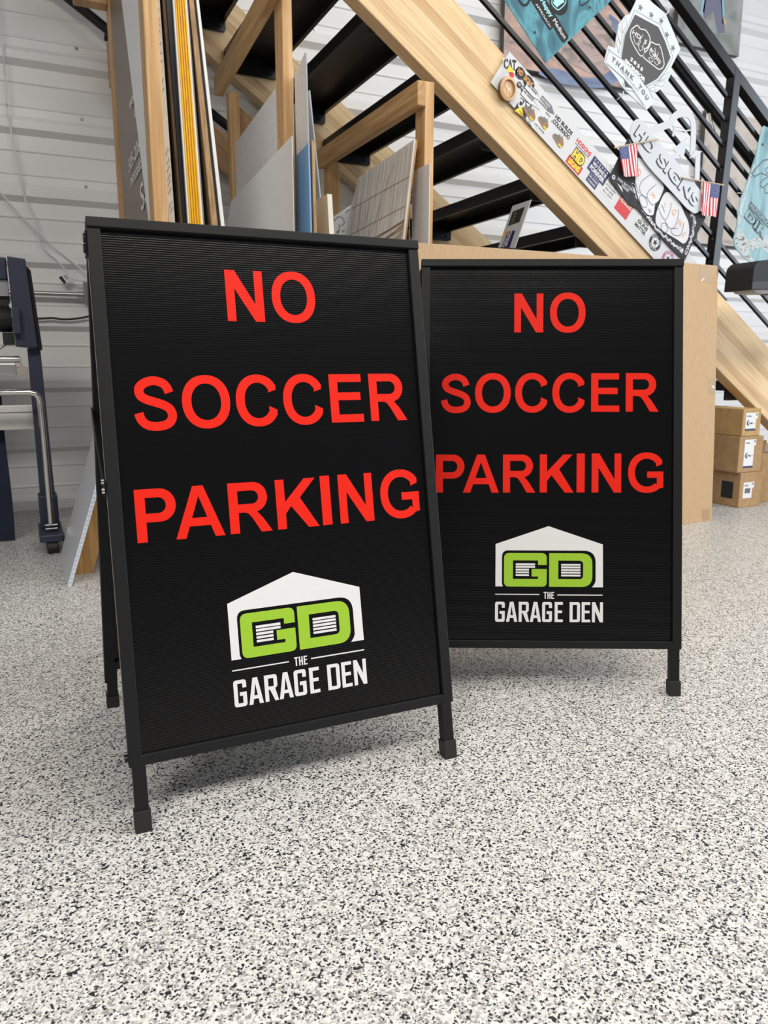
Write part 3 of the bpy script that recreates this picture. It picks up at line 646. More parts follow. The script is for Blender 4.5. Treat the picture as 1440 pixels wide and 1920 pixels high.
# middle bay
def poly_sheet(name, label, mt, x, pts, thick, lean=0.0, cat='board'):
    """upright sheet in a plane X = x + lean*(z-1.3); pts = (Y, Z)"""
    fn = lambda u, v, d: (x + lean * (v - 1.3) + d, u, v)
    m = MB(); m.prism(pts, fn, 0, thick); o = m.build(name, mt); return tag(o, label, cat), fn
poly_sheet('grey_board', 'large pale grey board with sloping top behind the middle stud', M_ROUGHW, 1.006, [(2.955, 1.878), (2.955, 0), (3.80, 0), (3.80, 1.575), (3.78, 1.807), (3.13, 1.863)], .004, .016)
poly_sheet('white_board', 'white board with sloping top crossing in front of the middle stud', M_LGREY, .9395, [(2.755, 1.577), (2.755, 0), (3.70, 0), (3.70, 1.432), (3.62, 1.512)], .0035, -.0)
o, fn = poly_sheet('board_offcut', 'tall narrow scuffed white offcut standing just right of the middle stud', M_ROUGHW, 0.9904, [(2.72, 1.845), (2.722, 1.81), (2.72, 0), (2.845, 0), (2.845, 1.800)], .004, -.012)
m = MB(); m.prism([(2.719, 1.838), (2.719, 0), (2.72, 0), (2.72, 1.838)], lambda u, v, d: (0.9904 - .012 * (v - 1.3) + d, u, v), 0, .004); m.build('grey_edge', M_BLUEGREY, o)
o, fn = poly_sheet('blue_board', 'light blue faced board with raw wood edge below the scuffed white offcut', [M_BLUE], 0.9904 - .0075, [(2.70, 1.545), (2.70, 0), (2.84, 0), (2.84, 1.53)], .006, -.012)
m = MB(); m.prism([(2.697, 1.555), (2.697, 0), (2.84, 0), (2.84, 1.55)], lambda u, v, d: (0.9904 + .0046 - .012 * (v - 1.3) + d, u, v), 0, .011); m.build('wood_core', M_OSB, o)
poly_sheet('blue_grey_board', 'slim blue grey board leaning beside the light blue board', M_BLUEGREY, 1.128, [(2.95, 1.80), (2.95, 0), (3.7, 0), (3.7, 1.80)], .005, -.10)
poly_sheet('foam_block', 'short thick cream foam board', M_FOAM, 1.093, [(2.80, 1.406), (2.80, 0), (2.98, 0), (2.98, 1.405)], .019, -.05)
m = MB(); m.prism([(1.3944,1.4641),(1.5057,1.5368)] + [(1.50, 0.0), (1.36, 0.0)], planeY(3.50, 1), 0, .004)
o = tag(m.build('sketched_board', M_LGREY), 'pale board with pencilled outlines left of the scored wood board', 'board')
for P in ([(1.3937,1.4427),(1.4127,1.463),(1.4341,1.4599),(1.4447,1.437),(1.4283,1.4215),(1.4177,1.4303),(1.4174,1.4065),(1.4065,1.3915)], [(1.4505,1.4801),(1.4615,1.4952),(1.4778,1.5012),(1.4831,1.485),(1.4721,1.4675)], [(1.4038,1.3961),(1.4091,1.3869),(1.4173,1.397)], [(1.4309,1.4051),(1.4362,1.3959),(1.4444,1.406)]):
    m = MB(); m.fill([stroke(P, .004)], planeY(3.499), .0005); m.build('pencil_outline', M_GREYINK, o)
LEANW = .125; XW = 1.434
def wood_fn(u, v, d): return (XW + LEANW * (v - 1.3) + d, u, v)
M_WASH = speckle('whitewashed_wood', (0.74, 0.70, 0.65), (0.58, 0.52, 0.46), 14, 0.7, 5, (1, 6, .5))
m = MB(); m.prism([(2.86, 1.652), (2.86, 0.0), (3.46, 0.0), (3.46, 1.49), (3.40, 1.62)], wood_fn, 0, .009)
o = tag(m.build('scored_board', M_WASH), 'grey washed wood board with brown scored lines leaning on the right stud', 'board')
m = MB(); m.prism([(2.858, 1.6525), (2.858, 0.0), (3.46, 0.0), (3.46, 1.49), (3.40, 1.62)], wood_fn, .0092, .014); m.build('wood_backing', M_PINE, o)
m = MB(); random.seed(5)
for z0, z1 in ((1.515, 1.492), (1.405, 1.372), (1.345, 1.30)): m.fill([stroke([(2.865, z0), (3.44, z1)], .0028)], wood_fn, -.0006)
for k in range(15):
    z = 1.352 - k * .0075; y1 = 2.90 + random.uniform(.12, .40); m.fill([stroke([(2.864, z), (y1, z - .03 - .02 * random.random())], .0022 + .003 * random.random())], wood_fn, -.0006)
for k in range(15):
    y = 2.88 + k * .036; m.fill([stroke([(y, 1.635 - (y - 2.86) * .05), (y + random.uniform(-.01, .05), 1.28 + random.random() * .12)], .0012 + .0012 * random.random())], wood_fn, -.0006)
m.fill([stroke([(3.02, 1.60), (3.22, 1.30)], .0025)], wood_fn, -.0006)
m.build('scored_lines', M_BROWNINK, o)
o, fn = poly_sheet('grey_board', 'mid grey board with a drawn outline behind the right stud', M_BLUEGREY, 1.502, [(2.945, 1.535), (2.945, 0), (3.5, 0), (3.5, 1.535)], .004, 0)
m = MB()
for P in ([(2.9074,1.4487),(2.9405,1.4526),(2.9393,1.3804),(2.9582,1.3585),(2.9824,1.3496)], [(2.9074,1.4487),(2.9054,1.3381),(2.9386,1.3347),(2.9774,1.3425)]): m.fill([stroke(P, .0035)], planeX(1.5015, -1), .0006)
m.build('pencil_outline', M_INK, o)
poly_sheet('grey_board', 'light grey board standing in front of the right stud', mat('light_grey_panel', (0.74, 0.74, 0.74), 0.5), 1.516, [(2.80, 1.556), (2.80, 0), (2.945, 0), (2.945, 1.556)], .003, 0)
# slim sticker strip standing behind the long box
o, fn = poly_sheet('sticker_strip', 'narrow grey strip with dark stickers standing behind the long cardboard box', mat('strip_grey', (0.52, 0.52, 0.53), 0.45), 2.062, [(3.0828,1.4949),(2.9444,1.4971),(3.0001,1.2984),(3.1384,1.3194)], .005, .20)
def on_strip(*P): return P
A_ = [(3.0703,1.4684),(2.9791,1.4733),(3.0,1.4118),(3.0883,1.407)]; B_ = [(3.0826,1.3807),(3.0188,1.3784),(3.0399,1.3057),(3.1094,1.3145)]; C_ = [(3.1007,1.3949),(3.0827,1.383),(3.1029,1.3557),(3.1125,1.371)]
fns = lambda u, v, d: fn(u, v, -d)
m = MB(); m.fill([A_], fns, .0008); s1 = m.build('sticker', M_INK, o)
m = MB(); q0 = Vector(fns(*A_[0], .0014)); q1 = Vector(fns(*A_[3], .0014)); f = frameUV(q0.lerp(q1, .06) + (Vector(fns(*A_[1], .0014)) - q0) * .22, q0.lerp(q1, .94) + (Vector(fns(*A_[1], .0014)) - q0) * .22, (-1, 0, .2)); text(m, 'AND', f, 0, 0, .020, f.length, .0005, 0, -.015); m.build('lettering', mat('olive_ink', (.36, .34, .12), .6), s1)
m = MB(); m.fill([B_], fns, .0008); s2 = m.build('sticker', M_NAVYINK, o)
m = MB(); q0 = Vector(fns(*B_[0], .0014)); q1 = Vector(fns(*B_[3], .0014)); ac = (Vector(fns(*B_[1], .0014)) - q0)
for k, tx in ((.12, 'WU TANG IS'), (.42, 'FOREVER')):
    f = frameUV(q0 + ac * k, q1 + ac * k, (-1, 0, .2)); text(m, tx, f, 0, 0, .016, f.length * .95, .0005)
m.build('lettering', M_PAPER, s2)
m = MB(); m.fill([C_], fns, .0009); m.build('sticker', M_ORINK, o)

# ------------------------------------------------------------------ sticker board on the near beam
B0 = Vector((1.961,3.078,1.9893)); Bd = Vector((.8275, 0, -.5615)); Bv = Vector((.5615, 0, .8275))
BF = lambda u, v, d: tuple(B0 + Bd * u + Bv * v + Vector((0, -d, 0)))
def buv(x, z): p = Vector((x, 3.078, z)) - B0; return p.dot(Bd), p.dot(Bv)
m = MB(); m.prism([(0, 0), (1.50, 0), (1.50, .165), (0, .165)], BF, 0, .004)
m_ = m.build('sticker_board', mat('white_sticker_board', (0.62, 0.62, 0.63), 0.5)); SB = tag(m_, 'long white board full of stickers on the upper edge of the near stair beam', 'board')
# the board hangs a hair in front of the beam on two screws
for u in (.25, 1.3):
    m = MB(); m.disk(BF, u, .012, .005, -.003, .0055, 10); m.build('board_screw', M_GALV, SB)
def stk(xz, w, h, mt, shape='rect', rot=0.0, d=.0046):
    u, v = buv(*xz); c, s_ = math.cos(rot), math.sin(rot)
    fn = lambda a, b, dd: BF(u + a * c - b * s_, v + a * s_ + b * c, d + dd)
    m = MB()
    if shape == 'rect': m.fill([[(-w / 2, -h / 2), (w / 2, -h / 2), (w / 2, h / 2), (-w / 2, h / 2)]], fn)
    elif shape == 'round': m.fill([[(w / 2 * math.cos(2 * PI * k / 32), h / 2 * math.sin(2 * PI * k / 32)) for k in range(32)]], fn)
    else: m.fill([[(a * w, b * h) for a, b in shape]], fn)
    return m.build('sticker', mt, SB), fn
def wr_(st, fn, s_, v, cap, mt, width=None, bold=.02, u=0, align='C'):
    m = MB(); text(m, s_, fn, u, v, cap, width, .0005, 0, bold, align); m.build('lettering', mt, st)
M_STW = mat('sticker_white', (0.66, 0.66, 0.66), 0.45)
def P_(i): return STP[i]
STP = [(2.0578,2.0695),(2.1325,1.9086),(2.1387,2.0296),(2.1232,1.9905),(2.1931,1.9738),(2.1741,1.9449),(2.2685,1.9329),(2.1706,1.8959),(2.2483,1.8655),(2.3568,1.8561),(2.3356,1.8011),(2.482,1.7806),(2.445,1.7207),(2.5657,1.6715),(2.6576,1.6177),(2.7468,1.5422),(2.87,1.4618),(2.961,1.3891),(3.0545,1.3143),(2.0675,2.0366)]
r0 = math.atan(.672) + .03           # these two read level, not along the board
TRI = [(-.5, -.5), (.5, -.5), (0, .5)]
st, fn = stk(P_(0), .072, .056, M_STW, 'rect', r0); wr_(st, fn, 'CAT', -.014, .040, M_INK, .066, .05)
m = MB(); m.fill([[(-.022, -.026), (.022, -.026), (0, .004)]], fn, .0008); m.build('triangle', M_YELINK, st)
st, fn = stk(P_(1), .082, .070, M_INK, [(-.5, -.4), (.35, -.5), (.5, .45), (-.3, .5)], .25); wr_(st, fn, 'CAT', -.004, .034, M_STW, .062, .05)
m = MB(); m.fill([[(-.036, -.030), (.018, -.034), (-.008, .004)]], fn, .0008); m.build('triangle', M_YELINK, st)
st, fn = stk(P_(19), .030, .022, M_REDINK, 'round', 0)
FIST = [(-.5, -.1), (-.46, .28), (-.30, .44), (-.14, .36), (-.03, .26), (.04, .40), (.2, .46), (.36, .38), (.48, .2), (.5, -.1), (.40, -.36), (.2, -.46), (.05, -.34), (-.04, -.2), (-.2, -.42), (-.4, -.4)]
for i, w_, h_ in ((2, .118, .060), (3, .060, .032)):
    st, fn = stk(P_(i), w_, h_, M_INK, FIST, 0)
    wr_(st, fn, 'HD  SIGNS', -.1 * h_, .36 * h_, M_ORINK if i == 2 else M_STW, w_ * .8)
BUL = [(-.5, -.5), (.05, -.5), (.12, -.32), (.5, 0), (.12, .32), (.05, .5), (-.5, .5)]
for i, t2 in ((4, 'BULLETS'), (5, 'AMMO')):
    st, fn = stk(P_(i), .118, .036, M_INK, BUL, 0.0)
    m = MB(); m.fill([[(a * .112, b * .029) for a, b in BUL]], fn, .0004); m.build('sticker_face', M_STW, st)
    m = MB(); text(m, 'HD SIGNS', fn, -.021, .002, .010, .06, .0009, 0, .03, 'C'); m.build('lettering', M_INK, st)
st, fn = stk(P_(6), .10, .034, M_GREYINK, [(-.5, -.5), (.15, -.5), (.5, -.1), (.15, .5), (-.5, .5)], 0.0); wr_(st, fn, 'HD SIGNS', .001, .010, M_STW, .055, .02, -.018); wr_(st, fn, 'PENCIL', -.013, .009, M_STW, .045, .02, -.018)
DOZ = [(-.5, -.15), (-.42, .1), (-.2, .06), (-.12, .42), (.02, .3), (.08, .5), (.3, .28), (.48, .12), (.5, -.2), (.38, -.42), (0, -.38), (-.4, -.3)]
for i, w_, cap_ in ((7, .078, 'TREAD ON THEM'), (8, .066, 'HD SIGNS'), (10, .074, '')):
    if i == 8:
        st0, fn0 = stk(P_(8), .098, .098, M_STW, 'round'); wr_(st0, fn0, 'HDSIGNS', .036, .008, M_INK, .03); wr_(st0, fn0, cap_, -.040, .008, M_INK, .06)
    st, fn = stk(P_(i), w_, .056, M_BROWNINK, DOZ, -.1, .0052)
    m = MB(); m.fill([[(-.01 + .5 * a * w_, .006 + .46 * b * .056) for a, b in DOZ]], fn, .0006); m.build('machine_shape', M_GREYINK, st)
    m = MB(); m.fill([[(.012, -.019), (.034, -.016), (.034, -.009), (.012, -.011)]], fn, .0007); m.build('machine_stripe', M_YELINK, st)
    if i == 7: wr_(st, fn, cap_, -.042, .0085, M_INK, .088)
st, fn = stk(P_(9), .128, .048, M_STW, 'rect'); wr_(st, fn, 'HD BUILDS', .003, .018, M_INK, .118, .05); wr_(st, fn, 'COLORADO', -.021, .018, M_INK, .118, .05)
st, fn = stk(P_(11), .112, .036, M_STW, 'rect'); wr_(st, fn, 'HDSIGNS', -.006, .020, M_REDINK, .105, .04)
m = MB(); m.fill([[(-.05, -.015), (.05, -.015), (.05, -.012), (-.05, -.012)]], fn, .0006); m.build('underline', M_NAVYINK, st)
st, fn = stk(P_(12), .098, .088, M_REDINK, [(-.5, -.5), (.5, -.5), (.5, -.02), (-.5, -.02)]); wr_(st, fn, 'SIGNS', -.037, .028, M_YELINK, .078, .05)
m = MB(); text(m, 'HD', fn, 0, -.004, .047, .080, .0005, 0, .13, 'C'); m.build('lettering_outline', M_INK, st); m = MB(); text(m, 'HD', fn, 0, -.002, .043, .073, .0010, 0, .06, 'C'); m.build('lettering', M_YELINK, st)
st, fn = stk(P_(13), .125, .118, M_NAVYINK, [(-.5, -.12), (-.5, .5), (.5, .5), (.5, -.12), (.28, -.12), (.28, -.5), (-.28, -.5), (-.28, -.12)], -.02)
wr_(st, fn, 'WU TANG IS', .022, .016, M_STW, .10, .05); wr_(st, fn, 'FOREVER', -.004, .020, M_STW, .105, .05); wr_(st, fn, 'HD SIGNS', -.034, .012, M_STW, .06); wr_(st, fn, 'FOREVER', -.052, .010, M_STW, .055)
m = MB()
for k in range(6): m.fill([star(-.045 + k * .018, .048, .006)], fn, .0006)
for k in range(5): m.fill([star(-.024 + k * .012, -.014, .004)], fn, .0006)
m.build('star_row', M_STW, st)
st, fn = stk(P_(14), .084, .098, M_STW, 'rect')
for k, t in enumerate(('JUST HERE', 'FOR THE', 'GOOD SIGNS', 'AND COFFEE', 'ALL DAY')): wr_(st, fn, t, .030 - k * .017, .010, M_INK, .072 if k % 2 == 0 else .06, .01)
st, fn = stk(P_(15), .094, .086, M_REDINK, 'rect'); wr_(st, fn, 'HDSIGNS', .008, .022, M_ORINK, .084, .05)
m = MB(); text(m, 'HDSIGNS', fn, .001, .0095, .020, .082, .0010, 0, .02, 'C'); m.build('lettering', M_STW, st)
st, fn = stk(P_(16), .098, .078, M_STW, 'rect'); wr_(st, fn, 'THESE', .018, .014, M_INK, .06); wr_(st, fn, 'GUNS', -.004, .018, M_INK, .08, .04); wr_(st, fn, 'MATTER.', -.028, .018, M_INK, .088, .04)
for i, mt in ((17, M_INK), (18, M_PINKINK)):
    st, fn = stk(P_(i), .082, .082, mt, 'round')
    m = MB(); m.fill([[(.025 * math.cos(2 * PI * k / 28), .025 * math.sin(2 * PI * k / 28)) for k in range(28)]], fn, .0004); m.build('sticker_face', M_STW, st)
    m = MB(); m.fill([star(0, 0, .020)], fn, .0008); m.build('star', M_INK, st)
    for t, a0 in (('GUTEN TAG', 1), ('COFFEE', -1)):
        m = MB()
        for k, ch in enumerate(t):
            if ch == ' ': continue
            ang = PI / 2 * a0 - a0 * (k - (len(t) - 1) / 2) * .30
            cx, cy = .033 * math.cos(ang), .033 * math.sin(ang); rr = ang - PI / 2 * a0
            f2 = lambda a, b, d, cx=cx, cy=cy, rr=rr: fn(cx + a * math.cos(rr) - b * math.sin(rr), cy + a * math.sin(rr) + b * math.cos(rr), d)
            text(m, ch, f2, 0, -.004, .009, None, .0006, 0, .03, 'C')
        m.build('lettering', M_STW, st)
# round wooden medallion hanging on the board
MC = (2.0409,3.066,1.9691)
mf = lambda u, v, d: (MC[0] + u, MC[1] - d, MC[2] + v)
md = thing('wooden_medallion', 'round carved wooden medallion hanging over the sticker board\'s upper left end', 'medallion', (MC[0], MC[1], MC[2]))
M_MED = mat('light_carved_wood', (0.62, 0.40, 0.21), 0.5); M_MEDD = mat('dark_carved_wood', (0.10, 0.045, 0.02), 0.5)
ring = lambda r: [(r * .86 * math.cos(2 * PI * k / 40), r * math.sin(2 * PI * k / 40)) for k in range(40)]
m = MB(); m.prism(ring(.050), mf, -.004, .006); m.build('backing_disk', M_MEDD, md)
m = MB(); m.prism(ring(.034), mf, .006, .0085); m.build('medal_face', M_MED, md)
m = MB()
for k in range(40):
    o_, i_ = ring(.049), ring(.0365); j = (k + 1) % 40
    m.hexa([mf(*i_[k], .006), mf(*o_[k], .006), mf(*o_[j], .006), mf(*i_[j], .006)], [mf(*i_[k], .018), mf(*o_[k], .014), mf(*o_[j], .014), mf(*i_[j], .018)])
m.build('rim', M_MED, md)
RAM = [(-.45, .1), (-.40, .42), (-.28, .5), (-.14, .34), (-.02, .12), (.34, .10), (.46, -.02), (.40, -.46), (.30, -.46), (.28, -.16), (.02, -.2), (-.02, -.48), (-.14, -.48), (-.12, -.1), (-.28, .12)]
m = MB(); m.prism([(a * .030, b * .038) for a, b in RAM], mf, .0085, .0105); m.build('ram_relief', mat('pale_relief', (0.74, 0.60, 0.40), 0.5), md)
for du in (-.008, .006):
    m = MB(); m.tube([mf(du, .046, .003), mf(du * 1.2, .16, -.002)], .0008, 6); m.build('hanging_cord', M_PAPER, md)

# ------------------------------------------------------------------ signs tied to the railing
YR = 3.100
def pf(y): return planeY(y)
M_TEAL = canvas_art('teal_marbled_print', [(0.30, (0.035, 0.085, 0.12)), (0.44, (0.045, 0.15, 0.20)), (0.56, (0.10, 0.32, 0.38)), (0.66, (0.05, 0.16, 0.21)), (0.76, (0.12, 0.36, 0.42))], 6.0, (1, 1, .55), 2.2)
M_TEAL2 = canvas_art('worn_teal_print', [(0.30, (0.10, 0.22, 0.26)), (0.5, (0.27, 0.44, 0.48)), (0.72, (0.36, 0.52, 0.56))], 5.0, (2.5, 1, .6), 1.2)
def zip_tie(p, q, parent):
    m = MB(); m.tube([p, ((p[0] + q[0]) / 2, p[1] - .008, (p[2] + q[2]) / 2), q], .0022, 8); m.build('zip_tie', M_PAPER, parent, smooth=True)
# teal print at the top
tl = thing('teal_sign', 'glossy teal marbled sign hanging corner-down on the upper railing bars', 'sign', (2.2681,3.106,2.1228))
m = MB(); m.prism(rpoly([(*p, .012) for p in [(1.9739,2.3981),(2.2696,2.1209),(2.729,2.5334),(2.4065,2.8072)]]), pf(3.106), 0, .003)
pan = m.build('sign_panel', M_TEAL, tl)
f = frameUV((2.227,3.1025,2.3659), (2.3636,3.1025,2.2334))
m = MB(); m.prism(rpoly([(-.075, -.014, .012), (f.length + .012, -.014, .012), (f.length + .012, .030, .012), (-.075, .030, .012)]), f, 0, .0006)
m.prism(rpoly([(-.075, -.040, .01), (f.length * .62, -.040, .01), (f.length * .62, -.010, .01), (-.075, -.010, .01)]), f, 0, .0005); m.build('caption_ground', M_DARKP, tl)
m = MB(); text(m, 'Happy', f, -.002, .001, .020, .086, .0010, 0, .03); m.build('lettering', mat('pale_teal_ink', (0.35, 0.72, 0.76), 0.5), tl)
m = MB(); text(m, 'Medium', f, .098, .001, .020, f.length - .098, .0010, 0, .005); m.build('lettering', M_PAPER, tl)
m = MB(); text(m, 'APPROACH', f, -.006, -.031, .011, f.length * .60, .0010, 0, .0); m.build('lettering', M_PAPER, tl)
m = MB(); m.fill([catmull([(2.2774,2.3962),(2.2826,2.3543),(2.3072,2.3328),(2.3401,2.3277),(2.3688,2.3457),(2.379,2.3757),(2.3738,2.4137)], 5)], pf(3.1022)); m.build('emblem', M_DARKP, tl)
m = MB(); m.fill([stroke(catmull([(2.2924,2.3904),(2.2908,2.3644),(2.3211,2.3482),(2.3413,2.3582),(2.3638,2.3817),(2.3655,2.4036)], 5), .004)], pf(3.1018)); m.fill([[(2.2964,2.3697),(2.3177,2.3562),(2.3375,2.3727),(2.3576,2.3849),(2.3507,2.4009),(2.304,2.3925)]], pf(3.1018)); m.build('emblem_line', mat('pale_teal_ink', (0.35, 0.72, 0.76), 0.5), tl)
m = MB(); m.fill([stroke(catmull([(2.4458,2.4181),(2.4443,2.3938),(2.4598,2.39),(2.4919,2.4133),(2.5062,2.429)], 5), .005)], pf(3.1022)); m.fill([stroke(catmull([(2.1106,2.3555),(2.1253,2.3392),(2.1481,2.3348),(2.1645,2.3504),(2.1722,2.3687)], 5), .010)], pf(3.1022)); m.build('scroll_line', M_DARKP, tl)
for c in ((2.2044,3.1025,2.2357), (2.503,3.1025,2.389)):
    m = MB(); m.disk(pf(3.1025), c[0], c[2], .006, 0, .001, 16); m.build('eyelet', M_INK, tl)

# shield sign
sh = thing('shield_sign', 'white shield sign with dark centre, stars and a THANK YOU ribbon tied to the railing', 'sign', (2.8168,3.104,2.2468))
SHW = mat('white_shield_board', (0.62, 0.66, 0.68), 0.4); SHD = mat('charcoal_print', (0.055, 0.052, 0.050), 0.5)
m = MB(); m.prism([(2.7883,2.5032),(2.9544,2.4436),(3.0088,2.3805),(3.0678,2.3048),(3.0148,2.2132),(3.0263,2.2029),(3.0028,2.1563),(2.9748,2.1212),(2.9325,2.0913),(2.895,2.0886),(2.9221,2.0551),(2.9103,2.0331),(2.8753,2.0021),(2.7556,2.0624),(2.7316,2.0732),(2.7036,2.095),(2.6824,2.1153),(2.5991,2.1744),(2.6177,2.2478),(2.6597,2.243),(2.663,2.2846),(2.6742,2.3476),(2.7126,2.3926),(2.7349,2.3987),(2.7605,2.444)], pf(3.104), 0, .004)
m.build('sign_board', SHW, sh)
m = MB(); m.fill([[(2.7678,2.4051),(2.8367,2.3918),(2.9172,2.3765),(2.965,2.3225),(3.0077,2.2572),(2.9766,2.2014),(2.9297,2.1493),(2.8566,2.1081),(2.8327,2.1307),(2.776,2.1694),(2.7006,2.2067),(2.7154,2.3075)]], pf(3.0996)); m.fill([[(2.7242,2.1153),(2.7862,2.0865),(2.7331,2.0862)]], pf(3.0996)); m.build('dark_field', SHD, sh)
m = MB()
for P in ([(2.6965,2.2175),(2.7118,2.3114),(2.7645,2.4237),(2.8387,2.4059),(2.9278,2.3887),(2.9783,2.327),(3.023,2.2607),(2.9873,2.1982),(2.9371,2.1432),(2.8622,2.1018)], [(2.618,2.2327),(2.6412,2.2227),(2.7174,2.2),(2.7929,2.1648),(2.8758,2.1013),(2.9139,2.0587)], [(2.6062,2.1763),(2.6275,2.2342)], [(2.6097,2.1722),(2.6898,2.1358),(2.7793,2.0879),(2.8703,2.0098)], [(2.6195,2.1691),(2.7305,2.1185),(2.8524,2.0195)], [(2.7186,2.1028),(2.7307,2.0741),(2.7939,2.0734)]): m.fill([stroke(P, .0022)], pf(3.0995))
for P in ([(2.6829,2.2246),(2.667,2.2632),(2.6777,2.2922),(2.6897,2.2623),(2.6829,2.2246)], [(2.6897,2.2623),(2.6699,2.3091),(2.6806,2.338),(2.699,2.3093),(2.6929,2.2628)], [(2.7018,2.3144),(2.6922,2.3536),(2.7156,2.3847),(2.7214,2.354),(2.7018,2.3144)], [(2.9373,2.1409),(2.9756,2.175),(3.012,2.1946),(2.9941,2.1633),(2.9373,2.1409)], [(2.9119,2.1182),(2.9578,2.1438),(2.9886,2.1482),(2.9668,2.1211),(2.9119,2.1182)], [(2.8861,2.1003),(2.9125,2.1112),(2.9306,2.1017),(2.9009,2.0881),(2.8861,2.1003)]): m.fill([stroke(P, .0018)], pf(3.0995))
m.build('outline', M_GREYINK, sh)
for c in [(2.7988,2.4398),(2.8687,2.42),(2.9326,2.4056),(2.9736,2.3519),(3.0186,2.3002)]:
    m = MB(); m.fill([star(c[0], c[1], .018, -.3)], pf(3.0994)); m.build('star', M_GREYINK, sh)
F1 = [(2.7515,2.3383),(2.7841,2.3609),(2.8066,2.3498),(2.84,2.3484),(2.8695,2.3186),(2.8595,2.2798),(2.8404,2.2675),(2.8389,2.2463),(2.8199,2.234),(2.7988,2.247),(2.7627,2.2829),(2.7471,2.3125)]
F2 = [(2.8774,2.3059),(2.9085,2.2992),(2.9324,2.2984),(2.9571,2.2552),(2.9677,2.2165),(2.9422,2.1937),(2.9071,2.2027),(2.8615,2.2194),(2.8333,2.2338),(2.8387,2.2486),(2.8603,2.2706)]
m = MB()
for P in (F1, F2): m.fill([stroke(catmull(P + P[:1], 4), .0042)], pf(3.0993))
for P in ([(2.7665,2.3157),(2.7753,2.2895),(2.796,2.279),(2.8113,2.2953),(2.7999,2.3119)], [(2.8251,2.3275),(2.8043,2.2988),(2.796,2.279),(2.8194,2.2781)], [(2.8502,2.3085),(2.8289,2.2842),(2.8371,2.267),(2.8562,2.2793)], [(2.7997,2.275),(2.8113,2.256),(2.8272,2.2654),(2.8194,2.2781),(2.7997,2.275)], [(2.8836,2.2743),(2.8719,2.2538),(2.8899,2.2425),(2.9121,2.26)], [(2.9032,2.282),(2.9089,2.2571),(2.9008,2.2348),(2.9205,2.2425),(2.9251,2.2667)], [(2.8671,2.232),(2.8819,2.2178),(2.8949,2.2245),(2.8836,2.2368),(2.8671,2.232)], [(2.9016,2.2255),(2.9235,2.2099),(2.9358,2.2259)]): m.fill([stroke(catmull(P, 4), .0024)], pf(3.0992))
m.build('fist_line', M_PAPER, sh)
def ptext(parent, s, p0, p1, cap, mt, bold=.02, d=.0004):
    f = frameUV(p0, p1); m = MB(); text(m, s, f, 0, 0, cap, f.length, d, 0, bold); m.build('lettering', mt, parent)
ptext(sh, '2 0 2 5', (2.7524,3.099,2.2075), (2.8323,3.099,2.1681), .015, M_PAPER, .05)
ptext(sh, 'SPONSOR', (2.7173,3.099,2.1952), (2.8513,3.099,2.1238), .016, M_PAPER, .05)
ptext(sh, 'T H A N K', (2.6401,3.099,2.1881), (2.7796,3.099,2.1195), .021, M_GREYINK, .04)
ptext(sh, 'Y O U', (2.8113,3.099,2.0993), (2.8736,3.099,2.0448), .020, M_GREYINK, .04)
ptext(sh, 'HD  S', (2.7563,3.099,2.3208), (2.8454,3.099,2.2869), .020, M_PAPER, .01)
ptext(sh, 'IGNS', (2.8707,3.099,2.2676), (2.9402,3.099,2.2148), .017, M_PAPER, .01)
ptext(sh, 'FOR YOUR SUPPORT', (2.6978,3.099,2.153), (2.8166,3.099,2.0764), .006, M_GREYINK, 0)
zip_tie((2.9459,3.097,2.4234), (2.9875,3.118,2.4778), sh); zip_tie((2.7226,3.097,2.0652), (2.7047,3.118,2.0312), sh)

# crumpled cloth banner with two fists
CH = speckle('charcoal_cloth', (0.040, 0.040, 0.043), (0.025, 0.025, 0.028), 20, 0.8)
CW = speckle('white_cloth_print', (0.74, 0.74, 0.76), (0.66, 0.66, 0.70), 9, 0.75)
bn = thing('cloth_banner', 'charcoal cloth banner printed with two white fists, hung over the sticker board', 'banner', (2.9442,3.07,1.602))
YB = 3.0685
m = MB()
m.prism([(2.636,1.662),(2.6908,1.7633),(2.7487,1.8675),(2.8762,1.8),(3.0706,1.6783),(3.2893,1.535),(3.2255,1.4282),(3.163,1.3112),(3.0809,1.3564),(2.9882,1.4177),(2.8897,1.492),(2.8269,1.5372),(2.7744,1.5527),(2.703,1.6054)], pf(YB), 0, .0025)
m.build('cloth', CH, bn)
FA_ = [(2.8015,1.7696),(2.8389,1.7687),(2.9,1.7384),(2.9493,1.6939),(2.9879,1.6577),(2.9835,1.6298),(2.9627,1.5879),(2.9401,1.5659),(2.9337,1.5201),(2.91,1.5108),(2.8778,1.5208),(2.84,1.5577),(2.8116,1.6096),(2.7976,1.655),(2.7996,1.7112)]
FB_ = [(2.9442,1.521),(2.9608,1.5701),(2.9847,1.6173),(3.015,1.6351),(3.0672,1.6144),(3.1065,1.5847),(3.1402,1.5413),(3.1699,1.5048),(3.1827,1.4538),(3.1723,1.4113),(3.1447,1.3913),(3.1026,1.4068),(3.046,1.4264),(2.99,1.4482),(2.9484,1.4758)]
m = MB()
for P in (FA_, FB_):
    m = MB(); m.fill([catmull(P, 4, True)], pf(YB - .0032)); m.build('fist_print', CW, bn)
    m = MB(); c_ = catmull(P, 4, True); m.fill([stroke(c_ + c_[:1], .006)], pf(YB - .0038)); m.build('fist_outline', M_DARKP, bn)
m = MB()
